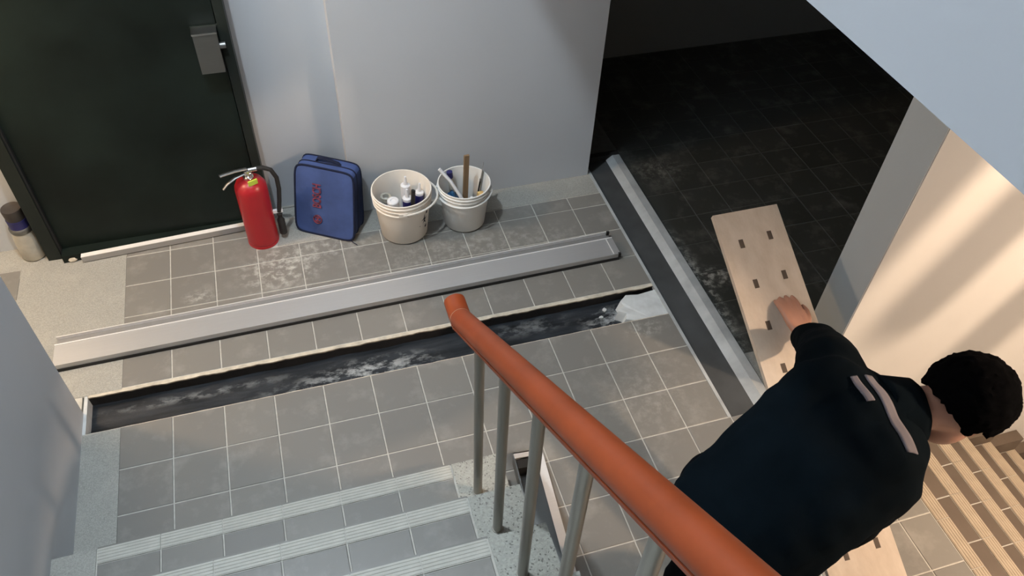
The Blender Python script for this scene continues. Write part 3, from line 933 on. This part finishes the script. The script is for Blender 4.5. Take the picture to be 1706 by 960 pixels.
# second pail: bail hangs down in front on its left
a2 = V((-0.35, -0.94, 0)).normalized(); q2 = V((-a2.y, a2.x, 0))
lug(B2 - q2 * 0.130 + V((0, 0, 0.212)), b2, -q2, M['pail2']); lug(B2 + q2 * 0.130 + V((0, 0, 0.212)), b2, q2, M['pail2'])
bm = nb(); tube(bm, [B2 + V((0, 0, 0.212)) + q2 * 0.138 * math.cos(t) + (a2 * 0.142 + V((0, 0, 0.0))) * math.sin(t) + V((0, 0, -0.012 * math.sin(t))) for t in [math.pi * i / 30 for i in range(31)]], 0.004, 8)
obj('bail', bm, M['pail2'], b2, smooth=True)


def leanax(tx, ty): return V((tx, ty, 1)).normalized()


def cartridge(c, ax, h, r, label, cat='tube', name='sealant_tube', band=True, nozzle=True, grp='white tubes in the left bucket'):
    ax = V(ax).normalized(); c = V(c)
    t = thing(name, label, cat, c, grp)
    bm = nb(); lathe(bm, c, [(0, 0), (r, 0.0), (r, h), (r * 0.8, h + 0.004), (0, h + 0.005)], 20, ax); obj('barrel', bm, M['white'], t, smooth=True)
    if band:
        bm = nb(); lathe(bm, c, [(r + 0.0006, h * 0.55), (r + 0.0010, h * 0.55), (r + 0.0010, h * 0.93), (r + 0.0006, h * 0.93)], 20, ax); obj('label_band', bm, M['navy'], t, smooth=True)
    if nozzle:
        bm = nb(); lathe(bm, c, [(r * 0.42, h + 0.004), (r * 0.40, h + 0.018), (r * 0.22, h + 0.05), (0, h + 0.05)], 14, ax); obj('nozzle', bm, M['white'], t, smooth=True)
    return t


# white bottle with a round cap, nearest the left of the bucket
ax = leanax(-0.05, -0.06); c = B1 + V((-0.040, -0.036, 0.0095))
t = thing('sealant_bottle', 'white bottle with round white cap in the left bucket', 'bottle', c)
bm = nb(); lathe(bm, c, [(0, 0), (0.036, 0.0), (0.037, 0.165), (0.032, 0.188), (0.020, 0.198), (0, 0.20)], 24, ax); obj('body', bm, M['white'], t, smooth=True)
bm = nb(); lathe(bm, c, [(0.0, 0.196), (0.028, 0.196), (0.028, 0.234), (0.024, 0.238), (0.012, 0.238), (0.010, 0.234), (0, 0.234)], 24, ax); obj('cap', bm, M['white'], t, smooth=True)
bm = nb(); lathe(bm, c, [(0.0375, 0.10), (0.0377, 0.10), (0.0377, 0.15), (0.0375, 0.15)], 24, ax); obj('label_band', bm, M['navy'], t)
cartridge(B1 + V((0.025, 0.072, 0.0095)), leanax(0.04, 0.04), 0.210, 0.024, 'white tube leaning at the back of the left bucket', band=False)
cartridge(B1 + V((0.028, 0.006, 0.0095)), leanax(0.0, 0.04), 0.185, 0.024, 'white tube with navy band in the middle of the left bucket')
cartridge(B1 + V((0.079, 0.035, 0.0095)), leanax(0.08, 0.05), 0.185, 0.022, 'white tube with navy band at the right rim of the left bucket')
cartridge(B1 + V((0.062, -0.045, 0.0095)), leanax(0.11, -0.06), 0.165, 0.023, 'short white tube with navy band at the front right of the left bucket', nozzle=False)
cartridge(B1 + V((0.014, -0.078, 0.0095)), leanax(-0.02, -0.06), 0.140, 0.022, 'short plain white tube low at the front of the left bucket', nozzle=False)
c = B1 + V((-0.064, 0.042, 0.0095))
o = cartridge(c, leanax(-0.05, -0.01), 0.165, 0.020, 'white tube with navy band at the left of the left bucket', nozzle=False)
# tape roll
bm = nb(); ctr = B1 + V((-0.073, 0.041, 0.190)); lathe(bm, ctr, [(0.016, -0.010), (0.026, -0.010), (0.026, 0.012), (0.016, 0.012), (0.016, -0.010)], 28, leanax(0.05, -0.05))
recentre(tag(obj('tape_roll', bm, M['clear'], smooth=True), 'small cloudy roll of tape lying on a tube at the left of the left bucket', 'tape roll'))
# black stick
bm = nb(); tube(bm, [B1 + V((0.030, -0.034, 0.014)), B1 + V((0.056, -0.012, 0.255))], 0.0115, 12, squash=0.7)
recentre(tag(obj('black_marker', bm, M['rubber'], smooth=True), 'black flat stick leaning in the left bucket among white tubes', 'marker'))
# right bucket
bm = nb(); obox(bm, B2 + V((0.012, 0.018, 0.0095 + 0.19)), V((1, 0.1, 0)).normalized(), V((-0.1, 1, 0)).normalized(), leanax(0.04, 0.03), 0.0125, 0.006, 0.19)
recentre(tag(obj('wooden_stick', bm, M['wood_stick'], bevel=0.002), 'flat brown wooden stick standing up in the right bucket', 'stick'))
bm = nb(); tube(bm, [B2 + V((0.040, -0.075, 0.02)), B2 + V((-0.010, -0.060, 0.16)), B2 + V((-0.070, -0.010, 0.275)), B2 + V((-0.118, 0.020, 0.335))], 0.0085, 12)
recentre(tag(obj('plastic_rod', bm, M['white'], smooth=True), 'white plastic rod sticking out of the right bucket to the left', 'rod'))
bm = nb(); bmesh.ops.create_icosphere(bm, subdivisions=4, radius=1.0)
for v in bm.verts:
    k = 1 + 0.28 * noise.noise(v.co * 2.3) + 0.12 * noise.noise(v.co * 6)
    v.co = V((v.co.x * 0.045 * k, v.co.y * 0.045 * k, v.co.z * 0.085 * k)) + B2 + V((-0.050, 0.010, 0.110))
mz = min(v.co.z for v in bm.verts); bmesh.ops.translate(bm, vec=(0, 0, 0.0095 - mz), verts=bm.verts)
recentre(tag(obj('plastic_bag', bm, M['teal'], smooth=True), 'crumpled deep blue plastic bag in the right bucket', 'bag'))
c = B2 + V((-0.028, 0.076, 0.0095)); t = thing('small_bottle', 'small bottle with blue cap at the back of the right bucket', 'bottle', c)
ax = leanax(-0.10, 0.05)
bm = nb(); lathe(bm, c, [(0, 0), (0.015, 0), (0.015, 0.19), (0.009, 0.215), (0, 0.215)], 18, ax); obj('body', bm, M['clear'], t, smooth=True)
bm = nb(); lathe(bm, c, [(0, 0.212), (0.015, 0.212), (0.015, 0.246), (0, 0.248)], 18, ax); obj('cap', bm, M['navy'], t, smooth=True)
c = B2 + V((0.034, -0.022, 0.0095)); t = thing('sealant_tube', 'grey-white tube standing low in the right bucket beside the wooden stick', 'tube', c)
ax = leanax(0.0, 0.02)
bm = nb(); lathe(bm, c, [(0, 0), (0.021, 0), (0.021, 0.12), (0.010, 0.13), (0.008, 0.15), (0, 0.15)], 18, ax); obj('barrel', bm, M['pail2'], t, smooth=True)
bm = nb(); box(bm, B2.x + 0.058, B2.x + 0.086, B2.y - 0.030, B2.y + 0.010, 0.0095, 0.165)
for v in bm.verts: v.co.x += 0.018 * (v.co.z - 0.01) / 0.15 - 0.006
recentre(tag(obj('sponge', bm, M['sponge'], bevel=0.006), 'small ochre sponge at the right side of the right bucket', 'sponge'))
t = thing('putty_knife', 'thin steel putty knife leaning on the right rim of the right bucket', 'putty knife', B2 + V((0.07, 0.045, 0.0095)))
ax = leanax(0.16, 0.03)
bm = nb(); obox(bm, B2 + V((0.066, 0.045, 0.0095)) + ax * 0.10, V((0.3, 1, 0)).normalized(), V((1, -0.3, 0)).normalized(), ax, 0.007, 0.0035, 0.10); obj('handle', bm, M['rubber'], t, bevel=0.002)
bm = nb(); obox(bm, B2 + V((0.066, 0.045, 0.0095)) + ax * 0.245, V((0.3, 1, 0)).normalized(), V((1, -0.3, 0)).normalized(), ax, 0.012, 0.0012, 0.05); obj('blade', bm, M['steel'], t)

# ------------------------------------------------------------------ bottle and crumb by the door frame
bc = V((-0.408, 1.326, 0))
t = thing('bottle', 'cloudy plastic bottle with dark cap and blue neck band left of the door', 'bottle', bc)
bm = nb(); lathe(bm, bc, [(0, 0.0), (0.048, 0.0), (0.056, 0.010), (0.057, 0.085), (0.054, 0.12), (0.049, 0.150), (0.046, 0.165), (0, 0.165)], 30); obj('body', bm, M['clear'], t, smooth=True)
bm = nb(); lathe(bm, bc, [(0.0, 0.163), (0.049, 0.163), (0.051, 0.168), (0.051, 0.184), (0.046, 0.190), (0, 0.190)], 30); obj('shoulder_ring', bm, M['handle_grey'], t, smooth=True)
bm = nb(); lathe(bm, bc, [(0.0, 0.188), (0.044, 0.188), (0.045, 0.235), (0, 0.236)], 30); obj('neck_band', bm, M['navy'], t, smooth=True)
bm = nb(); lathe(bm, bc, [(0.0, 0.234), (0.042, 0.234), (0.045, 0.285), (0.043, 0.292), (0.037, 0.290), (0, 0.288)], 30); obj('cap', bm, M['cap'], t, smooth=True)
bm = nb(); bmesh.ops.create_icosphere(bm, subdivisions=2, radius=1)
for v in bm.verts: v.co = V((v.co.x * 0.020, v.co.y * 0.012, v.co.z * 0.012)) * (1 + 0.35 * noise.noise(v.co * 3)) + V((-0.235, 1.232, 0.011))
mz = min(v.co.z for v in bm.verts); bmesh.ops.translate(bm, vec=(0, 0, -mz), verts=bm.verts)
recentre(tag(obj('mortar_lump', bm, M['mortar']), 'small cream lump of mortar at the foot of the door frame', 'debris'))

# ------------------------------------------------------------------ the plank
PA = V((2.406, -0.069, 0.855)); PD = V((-0.035, -1, -0.452)); PL = PD.normalized()
n0 = PL.cross(V((0, 0, 1))).normalized(); m0 = n0.cross(PL); rl = -0.075
PS = (n0 * math.cos(rl) + m0 * math.sin(rl))
if PS.x < 0: PS = -PS
PN = PS.cross(PL).normalized()
if PN.z < 0: PN = -PN
LEN = 2.045; TH = 0.022; PW = 0.25


def plk(s, t, n): return PA + PS * s + PD * t + PN * n      # n=0 is the top face


plank = thing('wooden_plank', 'long pale wooden plank with dark slots held under the worker\'s arm', 'plank', plk(0, LEN / PD.length, -TH))
holes = []
for i in range(8):
    for sx in (-0.053, 0.060):
        holes.append((sx + (0.004 if i % 2 else 0), 0.115 + 0.142 * i + (0.0 if sx < 0 else -0.012)))
HW, HT = 0.0085, 0.015
bm = nb()
ss = sorted({-PW / 2, PW / 2}); TMAX = LEN / PD.length
# board as solid box, its slots sunk as dark pockets
for (s0, s1) in ((-PW / 2, PW / 2),):
    vs = [bm.verts.new(plk(s, t, n)) for n in (-TH, 0) for s, t in ((s0, 0), (s1, 0), (s1, TMAX), (s0, TMAX))]
    for f in ((3, 2, 1, 0), (4, 5, 6, 7), (0, 1, 5, 4), (1, 2, 6, 5), (2, 3, 7, 6), (3, 0, 4, 7)): bm.faces.new([vs[i] for i in f])
obj('board', bm, M['plank'], plank, bevel=0.0015)
for s, t in holes:
    bm = nb()
    vs = [bm.verts.new(plk(s + a * HW, t + b_ * HT, n)) for n in (-0.004, 0.0006) for a, b_ in ((-1, -1), (1, -1), (1, 1), (-1, 1))]
    for f in ((3, 2, 1, 0), (4, 5, 6, 7), (0, 1, 5, 4), (1, 2, 6, 5), (2, 3, 7, 6), (3, 0, 4, 7)): bm.faces.new([vs[i] for i in f])
    obj('slot', bm, M['hole'], plank)

# ------------------------------------------------------------------ the worker
PELV = V((1.770, -1.205, 0.92)); MIDT = V((1.925, -1.165, 1.015)); CHEST = V((2.080, -1.120, 1.075)); NECK = V((2.215, -1.118, 1.105)); HEAD = V((2.375, -1.150, 1.115))
LSH, LEL = V((2.150, -0.935, 1.06)), V((2.318, -0.735, 0.865))
LWR = plk(0.030, 0.455, 0.050)
RSH, REL = V((2.050, -1.265, 1.045)), V((2.110, -1.225, 0.765))
RWR = plk(-0.020, 1.02, 0.06)
LHIP, RHIP = PELV + V((0.0, 0.095, -0.03)), PELV + V((0.0, -0.095, -0.03))
LKN, LAN = V((1.93, -1.05, 0.48)), V((1.86, -1.02, 0.09))
RKN, RAN = V((1.87, -1.36, 0.47)), V((1.72, -1.38, 0.09))
worker = thing('person', 'person in dark jacket with black hair bending over to carry a plank', 'person', (1.80, -1.2, 0))


def skin_mesh(chains, voxel, smooth_it=4):
    """chains: lists of (point, radius); swept as tapered tubes with ball joints and fused into one surface"""
    bm = nb()
    for ch_ in chains:
        pts = [V(p) for p, _ in ch_]; rs = [r for _, r in ch_]
        # subdivide for smooth taper
        P, R = [], []
        for i in range(len(pts) - 1):
            k = 4
            for j in range(k):
                f = j / k; P.append(pts[i].lerp(pts[i + 1], f)); R.append(rs[i] + (rs[i + 1] - rs[i]) * f)
        P.append(pts[-1]); R.append(rs[-1])
        if len(P) > 1: tube(bm, P, R, 14)
        for p, r in zip(pts, rs):
            rr = bmesh.ops.create_icosphere(bm, subdivisions=2, radius=r * 0.995); bmesh.ops.translate(bm, vec=p, verts=rr['verts'])
    return bm


def fuse(bm, voxel, smooth_it=6, name='tmp'):
    me = bpy.data.meshes.new(name); bm.to_mesh(me); bm.free()
    o = bpy.data.objects.new(name, me); COL.objects.link(o)
    md_ = o.modifiers.new('r', 'REMESH'); md_.mode = 'VOXEL'; md_.voxel_size = voxel
    if smooth_it:
        s = o.modifiers.new('s', 'SMOOTH'); s.iterations = smooth_it; s.factor = 0.5
    d = bpy.context.evaluated_depsgraph_get(); d.update()
    out = bpy.data.meshes.new_from_object(o.evaluated_get(d))
    bpy.data.objects.remove(o)
    b2_ = nb(); b2_.from_mesh(out)
    return b2_


def hand_chains(wr, fwd, side, down, thumb_sign, curl=0.25):
    """palm and five fingers: fwd = towards the fingertips, side = across towards the little finger, down = palm side"""
    fwd, side, down = fwd.normalized(), side.normalized(), down.normalized()
    out = []
    for i, (o_, ln) in enumerate(((-0.030, 0.072), (-0.010, 0.082), (0.010, 0.077), (0.029, 0.062))):
        root = wr + fwd * 0.085 + side * o_ * 1.0
        k1 = root + fwd * ln * 0.46 + down * ln * 0.06 * (1 + curl) + side * o_ * 0.12
        k2 = k1 + fwd * ln * 0.32 + down * ln * (0.10 + curl * 0.35)
        k3 = k2 + fwd * ln * 0.22 + down * ln * (0.10 + curl * 0.45)
        out.append([(wr + side * o_ * 0.5, 0.015), (wr + fwd * 0.05 + side * o_ * 0.9, 0.0135), (root, 0.0115), (k1, 0.0095), (k2, 0.0085), (k3, 0.0070)])
    th0 = wr + fwd * 0.022 - side * 0.022
    th1 = th0 + fwd * 0.030 - side * 0.026 + down * 0.006
    th2 = th1 + fwd * 0.032 - side * 0.010 + down * 0.008
    th3 = th2 + fwd * 0.022 + side * 0.002 + down * 0.006
    out.append([(th0, 0.016), (th1, 0.0125), (th2, 0.0105), (th3, 0.0085)])
    return out


# body: one continuous surface
hu = V((0.80, 0.0, 0.60)).normalized()       # towards the crown
hf = V((0.60, -0.12, -0.80)); hf = (hf - hu * hf.dot(hu)).normalized()   # the way the face looks
hs = hu.cross(hf)                             # towards the left ear
ch_body = [
    [(PELV, 0.115), (MIDT, 0.112), (CHEST, 0.115), (NECK, 0.075)],
    [(NECK, 0.060), (NECK.lerp(HEAD, 0.5) - hf * 0.01, 0.056), (HEAD - hu * 0.03 - hf * 0.02, 0.060)],
    [(CHEST, 0.09), (LSH, 0.056), (LSH.lerp(LEL, 0.45), 0.047), (LEL, 0.040), (LEL.lerp(LWR, 0.35), 0.040), (LWR, 0.026)],
    [(CHEST, 0.09), (RSH, 0.056), (RSH.lerp(REL, 0.45), 0.047), (REL, 0.040), (REL.lerp(RWR, 0.35), 0.040), (RWR, 0.026)],
    [(PELV, 0.11), (LHIP, 0.088), (LHIP.lerp(LKN, 0.5), 0.075), (LKN, 0.056), (LKN.lerp(LAN, 0.35), 0.056), (LAN, 0.038)],
    [(PELV, 0.11), (RHIP, 0.088), (RHIP.lerp(RKN, 0.5), 0.075), (RKN, 0.056), (RKN.lerp(RAN, 0.35), 0.056), (RAN, 0.038)],
    [(LAN, 0.036), (LAN + V((0.05, 0, -0.045)), 0.034), (LAN + V((0.15, 0.01, -0.062)), 0.025)],
    [(RAN, 0.036), (RAN + V((0.05, 0, -0.045)), 0.034), (RAN + V((0.15, -0.01, -0.062)), 0.025)],
]
ch_body += hand_chains(LWR, -PD.normalized() * 1.0 - PN * 0.22, PS * -1.0, -PN, 1, 0.12)
ch_body += hand_chains(RWR, (PS * -0.55 - PD.normalized() * 0.75 - PN * 0.40), PD.normalized() * 0.9 - PS * 0.3, -PN, 1, 0.35)
bm = skin_mesh(ch_body, 0.006)
hm = Matrix((hs, hf, hu)).transposed()
HC = HEAD
ball(bm, HC + hu * 0.02 - hf * 0.012, 0.076, 0.094, 0.098, 28, 18, hm)            # skull
ball(bm, HC - hu * 0.045 + hf * 0.030, 0.058, 0.062, 0.075, 24, 14, hm)           # jaw and cheeks
ball(bm, HC - hu * 0.092 + hf * 0.066, 0.024, 0.020, 0.018, 16, 10, hm)           # chin
ball(bm, HC - hu * 0.022 + hf * 0.098, 0.013, 0.020, 0.024, 14, 10, hm)           # nose
ball(bm, HC + hu * 0.012 + hf * 0.078, 0.050, 0.014, 0.012, 16, 10, hm)           # brow
for s in (-1, 1):
    ball(bm, HC + hs * 0.077 * s - hu * 0.012 - hf * 0.012, 0.010, 0.020, 0.032, 14, 10, hm)   # ears
bb = fuse(bm, 0.0055, 3)
body = obj('body', bb, M['skin'], worker, smooth=True)
for s in (-1, 1):
    bm = nb(); ball(bm, HC + hs * 0.031 * s - hu * 0.004 + hf * 0.079, 0.014, 0.008, 0.006, 14, 10, hm); obj('eye', bm, M['eye'], worker, smooth=True)
bm = nb(); ball(bm, HC - hu * 0.062 + hf * 0.090, 0.024, 0.007, 0.006, 14, 10, hm); obj('mouth', bm, M['lip'], worker, smooth=True)

# hair: thick cap over the crown, the back and the sides of the head
bm = nb(); bmesh.ops.create_icosphere(bm, subdivisions=5, radius=1.0)
hc0 = HC + hu * 0.028 - hf * 0.020
kill = []
for v in bm.verts:
    d = v.co.copy()
    k = 1 + 0.035 * noise.noise(d * 4) + 0.03 * noise.noise(d * 13) + 0.018 * noise.noise(d * 30)
    side, fr, upc = d.x, d.y, d.z
    v.co = hc0 + (hs * d.x * 0.108 + hf * d.y * 0.124 + hu * d.z * 0.118) * k
    if (fr > 0.30 and upc < 0.42 - 0.25 * abs(side)) or (upc < -0.62) or (upc < -0.28 and fr > -0.10): kill.append(v)
bmesh.ops.delete(bm, geom=kill, context='VERTS')
hair = obj('hair', bm, M['hair'], worker, smooth=True)
sm = hair.modifiers.new('thick', 'SOLIDIFY'); sm.thickness = 0.016; sm.offset = -1

# jacket
ch_j = [
    [(PELV + V((-0.02, 0.040, -0.02)), 0.138), (MIDT + V((0, 0.055, 0)), 0.136), (CHEST + V((0.0, 0.085, -0.01)), 0.132), (CHEST + V((0.06, 0.06, -0.0)), 0.105)],
    [(PELV + V((-0.02, -0.055, -0.02)), 0.145), (MIDT + V((0, -0.070, 0)), 0.138), (CHEST + V((-0.01, -0.095, -0.01)), 0.132), (CHEST + V((0.05, -0.07, -0.0)), 0.105)],
    [(PELV + V((-0.02, 0, 0)), 0.14), (MIDT, 0.15), (CHEST, 0.13), (NECK + V((-0.03, 0, 0)), 0.085)],
    [(CHEST + V((0.0, 0.06, 0)), 0.11), (LSH, 0.088), (LSH.lerp(LEL, 0.5), 0.078), (LEL, 0.070), (LEL.lerp(LWR, 0.5), 0.056), (LEL.lerp(LWR, 0.80), 0.044)],
    [(CHEST + V((0.0, -0.06, 0)), 0.11), (RSH, 0.088), (RSH.lerp(REL, 0.5), 0.080), (REL, 0.070), (REL.lerp(RWR, 0.5), 0.056), (REL.lerp(RWR, 0.82), 0.044)],
]
bm = skin_mesh(ch_j, 0.01)
bb = fuse(bm, 0.011, 8)
for v in bb.verts:
    nrm = v.normal if v.normal.length else V((0, 0, 1))
    p = v.co
    v.co = p + nrm * (0.007 * noise.noise(p * 9) + 0.005 * noise.noise(V((p.x * 22, p.y * 9, p.z * 22))) + 0.006)
jk_bvh = None
jacket = obj('jacket', bb, M['jacket'], worker, smooth=True)
jo = wloc(worker)
deps = BVHTree.FromPolygons([v.co + jo for v in jacket.data.vertices], [tuple(p.vertices) for p in jacket.data.polygons])
# stand-up collar round the neck
bm = nb()
ca = (HEAD - NECK).normalized(); cb = V((0, 1, 0)); cb = (cb - ca * cb.dot(ca)).normalized(); ccx = ca.cross(cb)
rows = []
for k in range(5):
    f = k / 4
    rows.append([bm.verts.new(NECK + ca * (-0.045 + 0.085 * f) + (cb * math.cos(2 * math.pi * i / 36) * (0.100 - 0.016 * f) + ccx * math.sin(2 * math.pi * i / 36) * (0.092 - 0.016 * f)) * (1 + 0.02 * math.sin(5 * i))) for i in range(36)])
for a, b_ in zip(rows, rows[1:]):
    for i in range(36): bm.faces.new((a[i], a[(i + 1) % 36], b_[(i + 1) % 36], b_[i]))
col_o = obj('collar', bm, M['jacket'], worker, smooth=True)
sm = col_o.modifiers.new('thick', 'SOLIDIFY'); sm.thickness = 0.010


def drape(name, p0, p1, w0, w1, m, lift=0.004, n=24):
    """a cloth band laid on the jacket from above, p0 to p1"""
    bm = nb(); prev = None
    p0, p1 = V(p0), V(p1); d = (p1 - p0); pr = V((-d.y, d.x, 0)).normalized()
    for i in range(n + 1):
        f = i / n; c_ = p0.lerp(p1, f); w = w0 + (w1 - w0) * f; row = []
        for j in (-1, -0.5, 0, 0.5, 1):
            q = c_ + pr * w * j
            h = deps.ray_cast(V((q.x, q.y, 2.0)), V((0, 0, -1)))
            z = h[0].z if h[0] is not None else (prev[0].co.z if prev else 1.1)
            row.append(bm.verts.new((q.x, q.y, z + lift)))
        if prev:
            for a in range(4): bm.faces.new((prev[a], row[a], row[a + 1], prev[a + 1]))
        prev = row
    o_ = obj(name, bm, m, worker, smooth=True)
    s_ = o_.modifiers.new('thick', 'SOLIDIFY'); s_.thickness = 0.004
    o_['label'] = 'pale grey cloth band across the shoulders'
    return o_


drape('shoulder_band', (2.140, -1.045, 0), (2.118, -1.265, 0), 0.012, 0.018, M['stripe'])
drape('shoulder_band', (2.092, -1.045, 0), (2.085, -1.125, 0), 0.009, 0.011, M['stripe'])
# trousers
ch_t = [
    [(PELV + V((-0.03, 0, -0.02)), 0.130), (LHIP, 0.115), (LHIP.lerp(LKN, 0.5), 0.097), (LKN, 0.078), (LKN.lerp(LAN, 0.5), 0.072), (LAN + V((0, 0, 0.02)), 0.062)],
    [(PELV + V((-0.03, 0, -0.02)), 0.130), (RHIP, 0.115), (RHIP.lerp(RKN, 0.5), 0.097), (RKN, 0.078), (RKN.lerp(RAN, 0.5), 0.072), (RAN + V((0, 0, 0.02)), 0.062)],
]
bb = fuse(skin_mesh(ch_t, 0.012), 0.012, 6)
for v in bb.verts: v.co += v.normal * (0.006 * noise.noise(v.co * 10) + 0.003)
obj('trousers', bb, M['trousers'], worker, smooth=True)
for A in (LAN, RAN):
    bm = skin_mesh([[(A + V((-0.03, 0, -0.045)), 0.043), (A + V((0.06, 0, -0.047)), 0.045), (A + V((0.165, 0, -0.054)), 0.034)]], 0.01)
    bb = fuse(bm, 0.009, 4)
    for v in bb.verts: v.co.z = max(v.co.z, 0.001)
    obj('shoe', bb, M['shoe'], worker, smooth=True)

# ------------------------------------------------------------------ lamps of the place (all above or beside the view)


def lamp(name, label, p, power, colr, r):
    t = thing(name, label, 'lamp', p)
    bm = nb(); lathe(bm, V(p) + V((0, 0, r + 0.02)), [(0, 0), (0.05, 0), (0.05, 0.03), (0, 0.03)], 20); obj('base', bm, M['white'], t, smooth=True)
    ld = bpy.data.lights.new(name, 'POINT'); ld.energy = power; ld.color = colr; ld.shadow_soft_size = r
    lo = bpy.data.objects.new('bulb', ld); COL.objects.link(lo); lo.parent = t
    return t


lamp('stairwell_lamp', 'cool white lamp under the ceiling above the landing', COOL_P, COOL_W, (0.85, 0.94, 1.0), 0.045)
lamp('stair_lamp', 'warm lamp above the lower stairs', WARM_P, WARM_W, (1.0, 0.74, 0.53), 0.05)
lamp('alcove_lamp', 'warm lamp in the alcove left of the door', LEFT_P, LEFT_W, (1.0, 0.69, 0.42), 0.08)

# raked bars added out of view above the lower stairs, to stripe the wall with shadow
stripe_bars = thing('shadow_stripe_bars', 'added raked bars, out of view, that cast shadow stripes on the stair wall', 'shadow bars', (3.7, -1.28, 2.53))
A0, B0 = V((3.16, PY0, 1.113)), V((2.858, PY0, 0.455))
for dx, ext in ((-0.42, -0.03), (0.145, -0.03), (0.80, 0.20), (1.43, 0.0)):
    k = 0.45
    a = WARM_P.lerp(A0 + V((dx, 0, 0)), k); b_ = WARM_P.lerp(B0 + V((dx, 0, 0)), k)
    d = (a - b_).normalized()
    top = b_ + d * ((2.535 - b_.z) / d.z); bot = b_ - d * ext
    bm = nb(); tube(bm, [bot, top], 0.066, 10); obj('shadow_bar', bm, M['steel'], stripe_bars, smooth=True)
